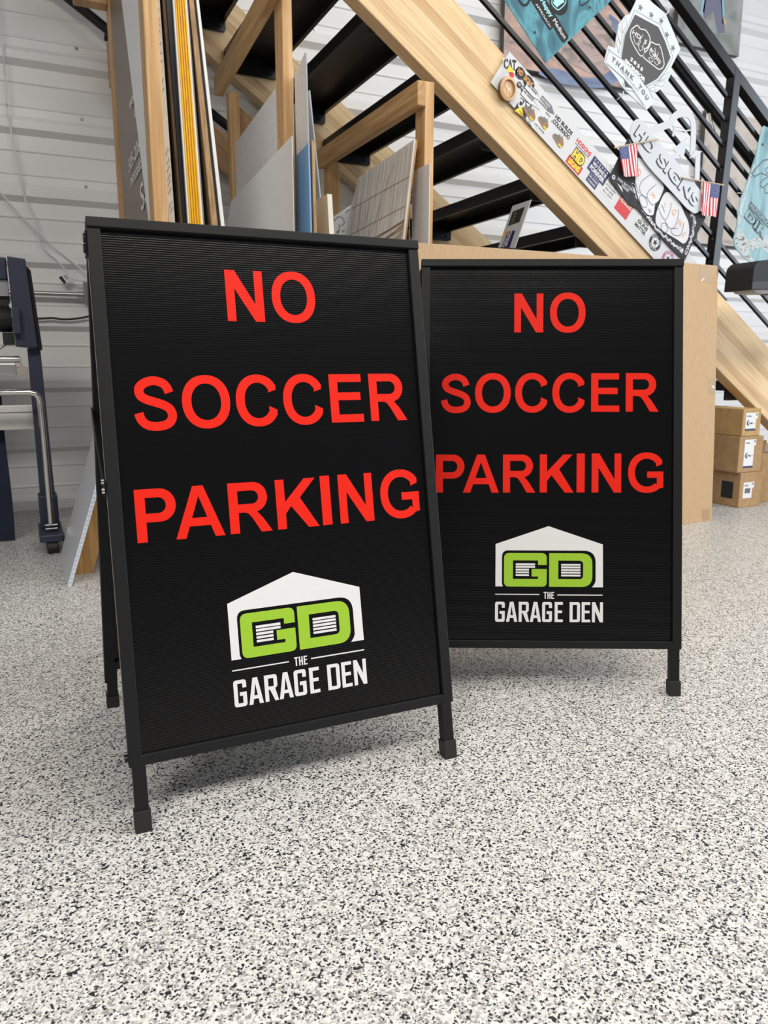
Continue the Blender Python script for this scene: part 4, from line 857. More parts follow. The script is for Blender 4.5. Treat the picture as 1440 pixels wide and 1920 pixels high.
for P in ([(2.8962,1.7036),(2.8409,1.6664),(2.8305,1.6285),(2.8535,1.6009),(2.8818,1.5935)], [(2.9349,1.6603),(2.8925,1.6291),(2.8813,1.5984),(2.9157,1.5639),(2.9462,1.5764)], [(2.8362,1.6019),(2.8569,1.6012),(2.8833,1.5762),(2.8788,1.5484),(2.8507,1.5536),(2.8347,1.5795),(2.8362,1.6019)], [(2.8045,1.6531),(2.8213,1.6154),(2.832,1.6114)], [(3.0414,1.5844),(3.0382,1.5435),(3.0101,1.5006),(2.9754,1.5284),(2.9625,1.5526)], [(3.0946,1.5582),(3.0925,1.5068),(3.0677,1.4639),(3.0237,1.471),(3.0101,1.5006)], [(3.1377,1.4947),(3.1216,1.4366),(3.0708,1.4332),(3.0538,1.4578),(3.0966,1.4659)], [(2.9872,1.4786),(3.0151,1.4857),(3.0313,1.4664),(3.0195,1.44),(2.9896,1.4533),(2.9872,1.4786)], [(2.9786,1.5691),(3.0031,1.5357)], [(2.9037,1.5429),(2.9154,1.5288)], [(2.8931,1.5445),(2.9052,1.5255)]): m = MB(); m.fill([stroke(catmull(P, 4), .0032)], pf(YB - .0040)); m.build('finger_line', M_GREYINK, bn)
for ch, p0, p1 in (('D', (2.8049,3.064,1.7065), (2.831,3.064,1.6797)), ('S', (2.9213,3.064,1.5965), (2.941,3.064,1.6107)), ('I', (2.995,3.064,1.5625), (3.0101,3.064,1.5536)), ('G', (3.0505,3.064,1.5441), (3.0748,3.064,1.518)), ('N', (3.0957,3.064,1.4913), (3.1268,3.064,1.4729)), ('S', (3.1305,3.064,1.4369), (3.147,3.064,1.4198))):
    f = frameUV(p0, p1); m = MB(); text(m, ch, f, 0, -.004, .030, None, .0004, 0, -.01); m.build('finger_letter', M_ORINK, bn)
# doodles and small writing round the fists
random.seed(11)
for P, w_ in (([(2.7847,1.6464),(2.8078,1.6142),(2.8391,1.5675),(2.8851,1.5164),(2.9458,1.4654),(3.0143,1.4191),(3.0904,1.3827),(3.1448,1.3546)], .010), ([(3.1763,1.5493),(3.2096,1.5156),(3.2078,1.4633),(3.1848,1.399),(3.1601,1.3503)], .010), ([(2.7486,1.8407),(2.807,1.7847),(2.863,1.7664)], .006)):
    C = catmull(P, 8)
    for i in range(0, len(C) - 1):
        a = Vector(C[i]); b = Vector(C[i + 1]); t = (b - a).normalized(); nn = Vector((-t.y, t.x)); k = random.uniform(.4, 1.3); q = a.lerp(b, .5) + nn * random.uniform(-.006, .006)
        m = MB(); m.fill([[tuple(q + t * .008 * k + nn * w_ * .2), tuple(q + nn * w_ * k), tuple(q - t * .010), tuple(q - nn * w_ * .8), tuple(q + t * .003 - nn * w_ * .2)]], pf(YB - .0030)); m.build('doodle', CW, bn)
ptext(bn, '208th BATTERY', (2.6861,3.0655,1.6614), (2.7907,3.0655,1.6101), .014, CW, .01); ptext(bn, 'MAKER', (2.715,3.0655,1.6302), (2.7604,3.0655,1.6075), .014, CW, .01)
m = MB(); m.fill([[(2.6878,1.6447),(2.7192,1.6258),(2.7275,1.6046),(2.7059,1.6246)]], pf(YB - .003)); m.build('doodle', CW, bn)
m = MB(); c = (2.6652,3.065,1.6689); m.fill([[(c[0] + .010 * math.cos(2 * PI * k / 20), c[2] + .010 * math.sin(2 * PI * k / 20)) for k in range(20)], [(c[0] + .005 * math.cos(2 * PI * k / 20), c[2] + .005 * math.sin(2 * PI * k / 20)) for k in range(20)]], pf(YB - .003)); m.build('grommet', M_GALV, bn)

# cut metal sign with curled arrows in front of the banner
SIL = mat('white_silver_metal', (0.54, 0.56, 0.59), 0.4, 0.0)
ms = thing('arrow_sign', 'silvery cut metal plate lettered HD SIGNS with curling arrows', 'sign', (2.9855,3.055,1.7521))
m = MB(); m.prism(rpoly([(*p, r) for p, r in zip([(2.7743,1.9409),(2.8148,1.9364),(2.9508,1.832),(3.1091,1.7398),(3.2369,1.6452),(3.2417,1.5683),(3.2001,1.5392),(3.1424,1.5603),(2.996,1.654),(2.8414,1.7474),(2.7377,1.8608),(2.7466,1.9138)], (.02, .02, .3, .3, .02, .02, .02, .02, .3, .3, .02, .02))]), pf(3.056), 0, .003); m.build('name_plate', SIL, ms)
f = frameUV((2.7679,3.0525,1.8587), (2.8824,3.0525,1.7873))
for s_, p0, p1, cap in (('HD', (2.7572,3.0525,1.8669), (2.8726,3.0525,1.7814), .056), ('SIGNS', (2.9057,3.0525,1.7581), (3.186,3.0525,1.5658), .056)):
    f = frameUV(p0, p1); m = MB(); text(m, s_, f, 0, .004, cap, f.length, .0003, 0, .06); m.build('lettering', M_INK, ms)  # dark copy paints the shaded gaps of the cut-out letters
    f = frameUV(p0, p1); m = MB(); text(m, s_, f, .006, .010, cap * .96, f.length, .0008, 0, .045); m.build('lettering_face', SIL, ms)
def ribbon(P, w_, y, name='arrow'):
    m = MB(); m.prism(stroke(catmull(P, 6), w_), pf(y), 0, .004); m.build(name, SIL, ms)
ribbon([(2.8487,1.8847),(2.9145,1.9142),(2.9914,1.9452),(3.013,1.9746),(3.0461,1.9957),(3.088,2.0034),(3.1248,1.9934),(3.1468,1.9568),(3.1539,1.8907),(3.1546,1.816)], .034, 3.062)
ribbon([(3.1912,1.8397),(3.1947,1.7746),(3.1987,1.704)], .032, 3.061)
ribbon([(3.0226,1.939),(3.0215,1.9145),(3.0169,1.8895)], .012, 3.061); ribbon([(3.0216,1.8979),(3.0695,1.9158),(3.1323,1.9331)], .006, 3.063); ribbon([(3.0299,1.9209),(3.062,1.9198),(3.1122,1.9183)], .004, 3.063)
m = MB(); m.prism([(3.0197,1.8303),(3.1059,1.8942),(3.0993,1.8191),(3.0805,1.7923),(3.0611,1.8076),(2.9894,1.7432),(2.9631,1.7603),(3.0422,1.8179)], pf(3.058), 0, .003); m.build('arrow_head', SIL, ms)
m = MB(); m.prism([(3.1695,1.8417),(3.2172,1.8419),(3.1763,1.8124),(3.1338,1.8004)], pf(3.058), 0, .003); m.build('arrow_head', SIL, ms)

# two small flags on sticks
FR, FW, FBL = mat('flag_red', (0.55, 0.035, 0.05), 0.7), mat('flag_white', (0.80, 0.76, 0.76), 0.7), mat('flag_blue', (0.030, 0.05, 0.20), 0.7)
STICK = mat('flag_stick_wood', (0.52, 0.40, 0.28), 0.5)
def flag(label, s0, s1, tl_, tr_, br_, bl_, cside, y, redfirst=True):
    t = thing('stick_flag', label, 'flag', s0, 0, 'small flags on sticks')
    m = MB(); m.tube([s0, s1], .0035, 8); m.build('stick', STICK, t, smooth=True)
    m = MB(); e = Vector(s1); dirn = (Vector(s1) - Vector(s0)).normalized(); m.tube([e, e + dirn * .006, e + dirn * .014], [.005, .006, .001], 8); m.build('stick_tip', mat('gilt_tip', (0.75, 0.60, 0.25), 0.3, 0.8), t, smooth=True)
    q = [Vector((p[0], p[1])) for p in (tl_, tr_, br_, bl_)]
    def fn(u, v, d):
        p = q[0] * (1 - u) * (1 - v) + q[1] * u * (1 - v) + q[2] * u * v + q[3] * (1 - u) * v
        return (p.x, y - d - .006 * math.sin(u * 9.0 + v * 2) * (.2 + v), p.y)
    m = MB(); nr = 10
    for c in range(13):
        for sub in range(2):
            for r in range(nr):
                u0, u1 = (c + sub / 2) / 13, (c + (sub + 1) / 2) / 13
                m.add([fn(u0, r / nr, 0), fn(u1, r / nr, 0), fn(u1, (r + 1) / nr, 0), fn(u0, (r + 1) / nr, 0)], [(0, 1, 2, 3)], c % 2)
    fc = m.build('flag_cloth', [FR, FW], t, solid=.0008)
    m = MB(); a, b = (0.0, 7 / 13) if cside == 'L' else (6 / 13, 1.0)
    for c in range(7):
        for r in range(4):
            u0, u1 = a + (b - a) * c / 7, a + (b - a) * (c + 1) / 7
            m.add([fn(u0, r * .105, .0012), fn(u1, r * .105, .0012), fn(u1, (r + 1) * .105, .0012), fn(u0, (r + 1) * .105, .0012)], [(0, 1, 2, 3)])
    ca = m.build('canton', FBL, fc)
    m = MB()
    for r in range(9):
        for k in range(6 if r % 2 == 0 else 5):
            uu = a + (b - a) * ((k + (.6 if r % 2 == 0 else 1.1)) / 6.2); vv = .026 + r * .046
            m.add([fn(uu - .016, vv, .0018), fn(uu, vv - .013, .0018), fn(uu + .016, vv, .0018), fn(uu, vv + .013, .0018)], [(0, 1, 2, 3)])
    m.build('star_field', FW, ca)
flag('small striped flag on a stick at the banner\'s upper left', (2.9095,3.045,1.8612), (2.654,3.045,1.7967), *[(2.6669,1.7981),(2.7769,1.8269),(2.8061,1.6808),(2.7032,1.6709)], 'L', 3.045)
flag('small striped flag on a stick beside the black railing post', (3.0798,3.045,1.7022), (3.3625,3.045,1.6944), *[(3.2267,1.6959),(3.3475,1.6917),(3.3469,1.5357),(3.2294,1.5371)], 'R', 3.045)

# worn teal sign at the right edge
wt = thing('worn_teal_sign', 'frayed battered teal sign tied to the railing at the far right', 'sign', (3.6568,3.095,1.5863))
m = MB(); m.prism([(3.6719,2.0157),(3.6825,2.0274),(3.72,2.0214),(4.0787,1.8996),(4.2011,1.4259),(3.9446,1.3478),(3.8168,1.3353),(3.7339,1.3225),(3.6654,1.3357),(3.6042,1.363),(3.5463,1.4036),(3.5289,1.4463),(3.5446,1.5126),(3.5462,1.5642),(3.5398,1.5826),(3.5523,1.6105),(3.5551,1.651),(3.5745,1.6875),(3.5922,1.7373),(3.6131,1.7926),(3.6242,1.8309),(3.6418,1.8805),(3.6539,1.9399)], pf(3.095), 0, .004); m.build('sign_board', M_TEAL2, wt)
FRAY = canvas_art('frayed_paper_edge', [(0.35, (0.10, 0.09, 0.08)), (0.5, (0.62, 0.62, 0.60)), (0.62, (0.30, 0.50, 0.55)), (0.75, (0.80, 0.80, 0.78))], 30.0, (1, 1, 1), 2.0)
m = MB(); m.fill([[(3.5386,1.4476),(3.5584,1.5144),(3.5946,1.4842),(3.6408,1.4432),(3.6881,1.4601),(3.8017,1.4871),(3.9291,1.4957),(3.9417,1.4112),(3.8166,1.3812),(3.7433,1.4219),(3.6966,1.3967),(3.6444,1.4158),(3.6666,1.3726),(3.7138,1.3304),(3.671,1.3394),(3.6097,1.3666),(3.5517,1.4074)]], pf(3.0907)); m.fill([[(3.5587,1.6065),(3.5987,1.7335),(3.634,1.833),(3.6424,1.8312),(3.611,1.732),(3.5753,1.6024),(3.5723,1.5317),(3.5544,1.5141),(3.5509,1.5735)]], pf(3.0907)); m.build('torn_patch', FRAY, wt)
OUT = mat('dark_outline_ink', (0.05, 0.07, 0.08), 0.5)
m = MB(); m.fill([stroke([(3.6203,1.7837),(3.7002,1.8558),(3.7319,1.8645),(3.7997,1.8553)], .007)], pf(3.0906)); m.fill([stroke([(3.6203,1.7837),(3.6465,1.7701),(3.6924,1.7934),(3.7431,1.7848)], .007)], pf(3.0906)); m.fill([stroke([(3.7527,1.8344),(3.7186,1.8121),(3.7505,1.7909)], .006)], pf(3.0906)); m.fill([stroke(catmull([(3.7677,1.7872),(3.7134,1.7604),(3.6919,1.7367),(3.7145,1.7226),(3.7491,1.742),(3.7823,1.7723)], 4), .006)], pf(3.0906)); m.fill([stroke(catmull([(3.7312,1.7214),(3.7386,1.6975),(3.7592,1.6994),(3.7903,1.7458)], 4), .006)], pf(3.0906)); m.build('letter_outline', OUT, wt)
f = frameUV((3.6225,3.0904,1.6181), (3.8404,3.0904,1.4884)); m = MB(); m.fill([[(-.004, -.004), (f.length, -.004), (f.length, .030), (-.004, .030)]], f); m.build('caption_ground', OUT, wt)
ptext(wt, 'AUTOFLOOR', (3.626,3.0902,1.6211), (3.8347,3.0902,1.4964), .021, M_TEAL2, .03)
f = frameUV((3.5927,3.0904,1.567), (3.7604,3.0904,1.4552)); m = MB(); text(m, 'DIR', f, 0, 0, .052, f.length, 0, 0, .11); m.build('letter_outline', OUT, wt)
m = MB(); text(m, 'DIR', f, .003, .004, .045, f.length * .96, .0007, 0, .02); m.build('lettering', M_TEAL2, wt)
c = (3.6856,3.0904,1.9345); m = MB(); m.disk(pf(3.0905), c[0], c[2], .007, 0, .0008, 16); m.build('eyelet', M_INK, wt)
zip_tie((3.5511,3.112,1.6832), (3.5961,3.089,1.683), wt)

# ------------------------------------------------------------------ canvases on the wall
YC = 4.53
M_CANY = canvas_art('canyon_picture', [(0.30, (0.17, 0.17, 0.18)), (0.42, (0.44, 0.34, 0.30)), (0.55, (0.62, 0.40, 0.33)), (0.70, (0.72, 0.54, 0.46))], 3.5, (1, 1, 2.0), 1.5)
M_RIV = canvas_art('river_picture', [(0.35, (0.16, 0.20, 0.33)), (0.6, (0.26, 0.32, 0.47))], 4, (1, 1, 3), .5)
M_MESA = canvas_art('mesa_picture', [(0.3, (0.22, 0.21, 0.20)), (0.5, (0.50, 0.38, 0.34)), (0.7, (0.58, 0.46, 0.42))], 7, (1, 1, 2), 1.5)
M_EDGE = mat('dark_canvas_edge', (0.10, 0.095, 0.09), 0.8)
def canvas(label, x0, x1, z0, z1, face, th=.040):
    m = MB(); m.box(x0, x1, YC - th, YC, z0, z1); o = tag(m.build('canvas_picture', M_EDGE), label, 'picture', 'canvas pictures on the wall')
    m = MB(); m.fill([[(x0, z0), (x1, z0), (x1, z1), (x0, z1)]], pf(YC - th - .0008)); return o, m.build('picture_face', face, o)
o, fce = canvas('red rock canyon canvas on the wall behind the upper railing', 2.955, 4.18, 2.655, 3.55, M_CANY)
yv = YC - .0425
m = MB(); m.fill([catmull([(3.2293,2.6421),(3.3552,2.6926),(3.5994,2.6698),(3.7566,2.7057),(3.8524,2.7929),(3.8818,2.8969),(3.8259,3.0192),(3.7848,3.0772),(3.8024,3.0867),(3.8897,3.0364),(3.9516,2.9079),(3.9294,2.7709),(3.8076,2.6429),(3.4472,2.6089)], 5, True)], pf(yv)); m.build('river', M_RIV, fce)
m = MB(); m.fill([catmull([(3.4019,2.7893),(3.5177,2.9037),(3.6436,3.0208),(3.7762,3.0693),(3.8375,2.9885),(3.8731,2.8889),(3.8344,2.7835),(3.7379,2.7096),(3.5738,2.7184)], 5, True)], pf(yv - .0004)); m.build('rock_mesa', M_MESA, fce)
M_GRN = canvas_art('grey_green_picture', [(0.3, (0.20, 0.22, 0.20)), (0.6, (0.36, 0.38, 0.36)), (0.8, (0.46, 0.46, 0.46))], 5, (1, 1, 1), 1)
o, fce = canvas('grey green figure canvas high on the wall behind the top rail', 4.40, 5.02, 3.02, 3.95, M_GRN)
yv = YC - .0418
for nm, P, mt in (('trousers', [(4.651,3.432),(4.7848,3.457),(4.8249,3.2566),(4.8646,3.151),(4.7906,3.1388),(4.732,3.2752),(4.693,3.2477),(4.6556,3.2067),(4.629,3.2572)], mat('picture_slate', (0.19, 0.19, 0.27), .7)), ('left_sleeve', [(4.6205,3.4263),(4.6612,3.4339),(4.6423,3.232),(4.6057,3.2326)], mat('picture_blue', (0.30, 0.52, 0.62), .7)), ('right_sleeve', [(4.7693,3.454),(4.8004,3.4599),(4.846,3.2602),(4.8213,3.242)], mat('picture_blue', (0.30, 0.52, 0.62), .7)), ('hand', [(4.8213,3.242),(4.8537,3.2406),(4.8721,3.2226),(4.8429,3.1966),(4.8245,3.2146)], mat('picture_skin', (0.62, 0.44, 0.30), .7))):
    m = MB(); m.fill([P], pf(yv)); m.build(nm, mt, fce)
M_BEI = canvas_art('beige_stone_picture', [(0.3, (0.34, 0.30, 0.30)), (0.45, (0.58, 0.50, 0.44)), (0.65, (0.66, 0.60, 0.53))], 5, (1, 1, 1.5), 1.2)
canvas('mottled beige canvas low on the wall behind the railing post', 4.74, 6.0, 1.685, 2.62, M_BEI)

# ------------------------------------------------------------------ cardboard
bb_ = thing('long_carton', 'long flat cardboard carton standing on edge behind the rear sign', 'box', (2.3, 2.77, 0))
m = MB(); fr = lambda u, v, d: (u, 2.745 + d, v)
m.prism([(1.405, 0), (3.150, 0), (3.118, .45), (3.062, 1.10), (3.044, 1.246), (2.79, 1.250), (2.10, 1.252), (1.405, 1.249)], fr, 0, .048); m.build('carton_body', M_CARD, bb_, bevel=.002)
for P in ([(2.9258,1.2406),(3.0016,1.2397),(3.0099,1.1673),(2.9302,1.1688)], [(3.0476,0.7155),(3.0942,0.7177),(3.0997,0.64),(3.0559,0.6433)], [(3.0775,0.0635),(3.1253,0.0679),(3.1358,0.0088),(3.0796,0.0109)]):
    m = MB(); m.fill([P], lambda u, v, d: (u, 2.7445 - d, v)); m.build('tape_strip', M_TAPE, bb_)
m = MB()
for P in ([(2.9402,1.1716),(2.956,1.1844),(2.9824,1.1953),(2.9919,1.203),(2.966,1.1873),(2.9505,1.1721)], [(3.0652,0.6871),(3.0839,0.6817),(3.0963,0.6686),(3.0776,0.674)]): 
    m = MB(); m.fill([P], lambda u, v, d: (u, 2.7436 - d, v)); m.build('tape_tear', M_PAPER, bb_)
LABC = M_PAPER
def carton(label, x0, x1, y0, y1, z0, z1, mt, lab, stamp=False, skew=0.0):
    t = thing('carton', label, 'box', (x0, y0, z0), 0, 'small stacked cartons')
    m = MB(); m.hexa([(x0 + skew, y0, z0), (x1, y0, z0), (x1, y1, z0), (x0 + skew, y1, z0)], [(x0, y0, z1), (x1, y0, z1), (x1, y1, z1), (x0, y1, z1)]); m.build('carton_body', mt, t, bevel=.004)
    W_ = x1 - x0; H_ = z1 - z0; yf = y0 - .0006
    f = lambda u, v, d: (x0 + u, yf - d, z0 + v)
    if lab is not None:
        lx0, lx1, lz0, lz1, kind = lab
        m = MB(); m.fill([[(lx0, lz0), (lx1, lz0), (lx1, lz1), (lx0, lz1)]], f); pl = m.build('label', LABC, t)
        m = MB(); m.fill([[(lx1 - .035, lz1 - .005), (lx1 + .012, lz1 + .002), (lx1 + .012, lz1 - .033), (lx1 - .035, lz1 - .036)]], f, .0003); sl = m.build('small_label', LABC, t)
        m = MB(); m.fill([[(lx1 - .004, lz1 - .006), (lx1 + .006, lz1 - .004), (lx1 + .006, lz1 - .016), (lx1 - .004, lz1 - .017)]], f, .0007); m.build('print', M_GREYINK, sl)
        lw = lx1 - lx0
        if kind == 'brand':
            zc = lz0 + (lz1 - lz0) * .45
            m = MB(); m.fill([[(lx0, lz0), (lx1, lz0), (lx1, lz0 + .011), (lx0, lz0 + .011)]], f, .0005); m.build('print_bar', M_NAVYINK, pl)
            m = MB(); m.fill([catmull([(lx0 + .028, zc + .014), (lx0 + .014, zc + .012), (lx0 + .009, zc), (lx0 + .014, zc - .014), (lx0 + .028, zc - .016), (lx0 + .020, zc - .004), (lx0 + .020, zc + .006)], 4, True)], f, .0005); m.build('logo', M_NAVYINK, pl)
            m = MB(); text(m, 'rite', f, lx0 + .027, zc - .008, .013, lw * .34, .0006, 0, .03); m.build('print', M_NAVYINK, pl)
            m = MB(); text(m, 'line', f, lx0 + .030 + lw * .34, zc - .008, .013, lw * .24, .0006, 0, -.01); m.build('print', mat('pale_orange_ink', (.75, .60, .48), .6), pl)
        else:
            m = MB()
            for k in range(16): a = lx0 + .012 + k * (lw - .026) / 16; m.fill([[(a, lz0 + .028), (a + .0018 + .001 * (k % 3), lz0 + .028), (a + .0018 + .001 * (k % 3), lz0 + .056), (a, lz0 + .056)]], f, .0005)
            m.build('barcode', M_GREYINK, pl)
        m = MB(); text(m, 'DURA' if kind == 'brand' else 'PACK', f, lx0 + .008, lz1 - .022, .008, lw * .42, .0006, 0, .03); m.build('print', M_NAVYINK if kind == 'brand' else M_INK, pl)
    return t
carton('brown carton at the bottom of the stack of three beside the long carton', 3.565, 3.738, 2.937, 3.26, 0.0, .196, M_CARD2, (.028, .098, .052, .142, 'bar'), skew=0.0)
carton('brown carton in the middle of the stack of three', 3.537, 3.724, 2.940, 3.26, .1975, .397, M_CARD2, (.040, .115, .025, .182, 'brand'))
carton('tan carton on top of the stack of three under the beam', 3.545, 3.685, 2.940, 3.26, .3985, .548, M_CARD3, (.022, .102, .030, .128, 'brand'))
m = MB(); m.fill([[(2.98, .045), (3.06, .045), (3.06, .14), (2.98, .14)]], lambda u, v, d: (3.5642, u, v)); 
m.build('dark_patch', M_INK, bpy.data.objects['carton'])
rb = thing('carton', 'plain brown carton at the right picture edge beside the stack of three', 'box', (3.95, 3.05, 0), 0, 'small stacked cartons')
m = MB(); m.box(3.80, 4.15, 3.0, 3.25, 0, .285); m.build('carton_body', M_CARD2, rb, bevel=.004)
m = MB(); m.hexa([(3.80, 3.002, .2855), (3.802, 3.002, .2855), (3.802, 3.07, .2855), (3.80, 3.07, .2855)], [(3.83, 3.002, .36), (3.832, 3.002, .36), (3.832, 3.07, .36), (3.83, 3.07, .36)]); m.build('open_flap', M_CARD2, rb)
wl_ = MB(); wl_.tube([(3.86, 3.04, .318), (4.12, 3.04, .318)], .032, 16); tag(wl_.build('paper_roll', M_WHITE, None, smooth=True), 'white roll lying on the plain brown carton at the right picture edge', 'roll')

# ------------------------------------------------------------------ wide plotter at the left edge
pl = thing('wide_plotter', 'navy wide format plotter on a wheeled stand at the left edge', 'plotter', (-0.3, 3.7, 0))
m = MB(); m.prism([(-0.002,1.2128),(0.0645,1.2062),(0.0843,0.8531),(0.001,0.861)], lambda u, v, d: (u, 3.55 + d, v), 0, .30); m.build('end_cover', M_NAVY, pl, bevel=.004)
m = MB(); m.prism([(.0665, 1.18), (.082, 1.165), (.102, .845), (.0855, .845)], lambda u, v, d: (u, 3.575 + d, v), 0, .27); m.build('end_cover_trim', M_DARKP, pl, bevel=.003)
m = MB(); m.box(-1.3, -.006, 3.60, 3.85, 1.128, 1.214); m.build('top_hood', M_NAVY, pl, bevel=.006)
m = MB(); m.box(-1.3, -.006, 3.62, 3.82, 1.062, 1.126); m.build('feed_plate', M_ALU, pl, bevel=.002)
m = MB(); m.box(-1.3, -.006, 3.64, 3.80, 1.026, 1.061); m.build('feed_slot', M_INK, pl)
m = MB(); m.tube([(-1.3, 3.66, .970), (-.004, 3.66, .970)], .052, 24); m.build('drum', M_DARKP, pl, smooth=True)
m = MB(); m.box(-.003, .026, 3.515, 3.549, .908, 1.010); m.build('latch', M_NAVY, pl, bevel=.003)
m = MB(); m.box(-.010, -.002, 3.60, 3.62, 1.016, 1.030); m.build('clip', M_WHITE, pl)
m = MB(); m.box(-.045, .0, 3.60, 3.66, .865, .915); m.build('drum_mount', M_INK, pl)
m = MB(); m.hexa([(.044, 3.60, .14), (.105, 3.60, .14), (.105, 3.66, .14), (.044, 3.66, .14)], [(.044, 3.60, .852), (.094, 3.60, .852), (.094, 3.66, .852), (.044, 3.66, .852)]); m.build('stand_leg', M_NAVY, pl, bevel=.003)
m = MB(); m.box(.026, .122, 3.42, 3.72, .052, .082); m.box(.036, .112, 3.575, 3.69, .082, .225); m.build('stand_foot', M_NAVY, pl, bevel=.004)
m = MB(); m.tube([(-.35, 3.50, .672), (-.02, 3.50, .672), (.035, 3.50, .672), (.058, 3.50, .666), (.071, 3.50, .650), (.0745, 3.50, .625), (.0755, 3.50, .40), (.0765, 3.50, .118)], .0125, 16); m.build('guide_tube', M_CHROME, pl, smooth=True)
m = MB(); m.tube([(.0765, 3.50, .118), (.0765, 3.50, .083)], .012, 12); m.build('tube_socket', M_INK, pl, smooth=True)
m = MB()
for z in (.112, .096):
    m = MB(); m.tube([(.052, 3.492, z), (.101, 3.492, z)], .0042, 8); m.build('clamp_bolt', M_CHROME, pl, smooth=True)
for (x, y) in ((.074, 3.44), (.074, 3.69)):
    m = MB(); m.tube([(x - .022, y, .0262), (x + .022, y, .0262)], .0262, 24); w_ = m.build('caster', M_RUBBER, pl, smooth=True, bevel=.004)
    m = MB(); m.box(x - .012, x + .012, y - .012, y + .012, .040, .053); m.build('caster_fork', M_INK, w_)
for (z0, z1, r_) in ((.792, .818, .014), (.741, .789, .0)):
    m = MB()
    if r_: m.tube([(-.9, 3.63, .806), (.012, 3.63, .806)], .014, 16); m.build('media_roller', M_ALU, pl, smooth=True)
    else: m.box(-.9, -.004, 3.61, 3.65, z0, z1); m.build('media_tray', M_ALU, pl, bevel=.004)
m = MB(); m.prism([(-.006, .738), (.036, .736), (.040, .775), (.020, .780), (.014, .820), (.010, .820), (.010, .765)], lambda u, v, d: (u, 3.60 + d, v), 0, .07); m.build('tray_bracket', mat('beige_bracket', (.42, .37, .32), .5), pl, bevel=.002)
m = MB(); m.box(-.9, -.008, 3.615, 3.645, .724, .737); m.build('tray_lip', M_ALU, pl)
m = MB(); m.box(-.9, .046, 3.66, 3.69, .508, .612); m.build('stand_crossbar', mat('white_crossbar', (.70, .68, .66), .4, .2), pl, bevel=.003)
m = MB(); m.box(-.9, .046, 3.6585, 3.66, .580, .584); m.build('crossbar_groove', M_GREYINK, pl)
m = MB()
nB = 14
for k in range(nB):
    z0, z1 = .66 - .655 * k / nB, .66 - .655 * (k + 1) / nB
    g = lambda z: (-.072 + .003 * math.sin(z * 9), 3.755 - .02 * math.sin((.66 - z) * 4.5))
    a, b = g(z0), g(z1)
    m.add([(-.9, a[1], z0), (a[0], a[1], z0), (b[0], b[1], z1), (-.9, b[1], z1), (a[0], a[1] + .03, z0), (b[0], b[1] + .03, z1)], [(0, 1, 2, 3), (1, 4, 5, 2)])
m.build('catch_cloth', M_NAVYCLOTH, pl, smooth=True)
m = MB(); m.tube([(-.20, 3.60, .838), (-.06, 3.60, .846), (-.038, 3.60, .862), (-.028, 3.61, .874)], .0022, 6); m.build('thin_cable', M_INK, pl)

# ------------------------------------------------------------------ conduit, cords and cable on the wall
cd = thing('wall_conduit', 'galvanised conduit and box on the wall left of the front sign', 'conduit', (.2, 4.52, 1.147))
m = MB(); m.tube([(-.6, 4.512, 1.147), (.345, 4.512, 1.147)], .0125, 14); m.build('conduit_pipe', M_GALV, cd, smooth=True)
m = MB(); m.tube([(.318, 4.512, 1.147), (.356, 4.512, 1.147)], .0165, 14); m.build('conduit_fitting', M_GALV, cd, smooth=True)
m = MB(); m.box(.352, .46, 4.485, 4.53, 1.105, 1.213); m.build('junction_box', M_GALV, cd, bevel=.003)
m = MB(); m.box(.358, .454, 4.480, 4.485, 1.112, 1.206); m.build('cover_plate', M_GALV, cd)
m = MB(); m.tube(catmull([(-.5, 4.50, 1.02), (-.05, 4.50, 1.012), (.13, 4.50, 1.018), (.187, 4.50, 1.022), (.25, 4.50, 1.017), (.352, 4.50, 1.031), (.55, 4.50, 1.09)], 6), .0055, 8)
tag(m.build('black_cable', M_INK, None, smooth=True), 'black cable sagging along the wall below the conduit', 'cable')
wc = thing('tagged_cord', 'white cord hanging down the left wall with a paper tag at its end', 'cord', (.15, 4.52, 1.8))
m = MB(); m.tube(catmull([(.05, 4.50, 2.75), (.055, 4.503, 2.45), (.062, 4.503, 2.299), (.062, 4.503, 2.108), (.060, 4.503, 2.010), (.073, 4.503, 1.864), (.074, 4.503, 1.840), (.100, 4.503, 1.64), (.112, 4.503, 1.585), (.142, 4.503, 1.515), (.158, 4.503, 1.40), (.20, 4.503, 1.345), (.226, 4.503, 1.324), (.275, 4.503, 1.262), (.299, 4.503, 1.226), (.364, 4.49, 1.217)], 5), .0042, 8); m.build('cord', M_WHITE, wc, smooth=True)
m = MB(); m.fill([[(0.2343,1.2293),(0.2674,1.2564),(0.2914,1.2278),(0.2604,1.1967)]], pf(4.500)); tg = m.build('paper_tag', M_PAPER, wc)
m = MB(); m.fill([[(0.2343,1.2293),(0.248,1.2393),(0.269,1.2079),(0.2591,1.1966)]], pf(4.4992)); m.build('tag_print', M_INK, tg)
m = MB(); m.fill([[(0.2582,1.2371),(0.2693,1.247),(0.2835,1.2274),(0.2724,1.2188)]], pf(4.4992)); m.build('tag_print', mat('light_grey_ink', (.4, .4, .4), .6), tg)
m = MB(); m.tube(catmull([(-.30, 4.516, 1.93), (-.10, 4.516, 1.735), (-.007, 4.516, 1.631), (.041, 4.516, 1.574), (.104, 4.516, 1.5), (.162, 4.516, 1.444), (.22, 4.516, 1.387), (.269, 4.516, 1.345), (.368, 4.516, 1.261), (.40, 4.512, 1.216)], 5), .0045, 8)
tag(m.build('slanting_cable', M_WHITE, None, smooth=True), 'white cable running slantwise across the left wall', 'cable')

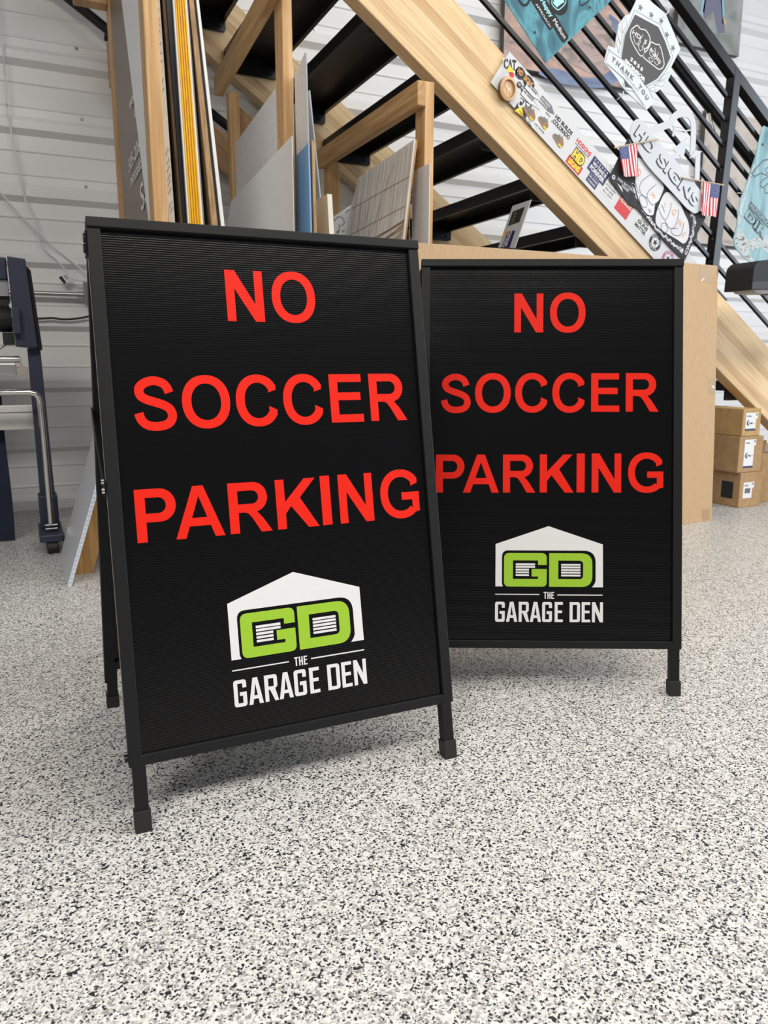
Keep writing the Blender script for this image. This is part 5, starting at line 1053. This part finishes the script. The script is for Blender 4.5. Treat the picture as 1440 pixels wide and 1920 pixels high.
# ------------------------------------------------------------------ boards leaning behind the front sign
wb = thing('fluted_board', 'white fluted plastic sheet leaning on the floor left of the front sign', 'board', (.11, 2.89, 0))
LE = .335
def lf(u, v, d): return (.0985 + LE * v + d, u, v)
M_COR = fluted('white_fluted_plastic', (.66, .68, .72), .4, .5, .006, .3)
m = MB(); m.prism([(2.888, 0), (2.895, .80), (3.25, .80), (3.40, .50), (3.39, .0)], lf, 0, .0145); m.build('sheet', M_COR, wb)
FE = mat('pale_blue_flute', (.45, .55, .68), .5)
m = MB()
for k in range(34):
    z = .008 + k * .0162; m.fill([[(.0985 + LE * z + .003, z), (.0985 + LE * z + .0115, z), (.0985 + LE * (z + .009) + .0115, z + .009), (.0985 + LE * (z + .009) + .003, z + .009)]], lambda u, v, d: (u, 2.8872, v))
m.build('flute_row', FE, wb)
m = MB(); m.prism([(3.045, .0), (3.09, .62), (3.35, .62), (3.35, 0)], lambda u, v, d: (.1135 + LE * v + d, u, v), 0.002, .085); tag(m.build('pine_plank', M_PINE), 'thick pine plank leaning behind the white fluted sheet', 'plank')

# ------------------------------------------------------------------ black machine head at the right edge
mh = thing('machine_head', 'black plastic machine head on a floor stand at the right edge', 'machine', (3.6, 2.75, 0))
m = MB(); m.prism(rpoly([(*p, r) for p, r in zip([(3.1846,1.1356),(3.188,1.2451),(3.2207,1.2697),(3.3141,1.2809),(3.6164,1.3025),(3.6402,1.1586)], (.004, .02, .015, 0, 0, 0))]), lambda u, v, d: (u, 2.66 + d, v), 0, .16); m.build('head_shell', M_DARKP, mh, bevel=.003)
m = MB(); m.prism([(3.1845,1.172),(3.6311,1.1964),(3.637,1.1608),(3.1837,1.1378)], lambda u, v, d: (u, 2.657 + d, v), 0, .003); m.build('lower_band', M_INK, mh)
m = MB(); m.prism([(3.2232,1.1375),(3.6677,1.16),(3.6705,1.1433),(3.2949,1.1241),(3.2429,1.1271)], lambda u, v, d: (u, 2.68 + d, v), 0, .12); m.build('under_tray', mat('grey_tray', (.36, .34, .32), .5), mh)
m = MB(); m.box(4.06, 4.11, 2.71, 2.77, .02, 1.128); m.build('stand_column', M_DARKP, mh)
m = MB(); m.box(3.97, 4.3, 2.55, 2.92, 0, .02); m.build('stand_base', M_DARKP, mh)
m = MB(); m.box(3.34, 4.12, 2.69, 2.79, 1.128, 1.150); m.build('carrier_beam', M_DARKP, mh)
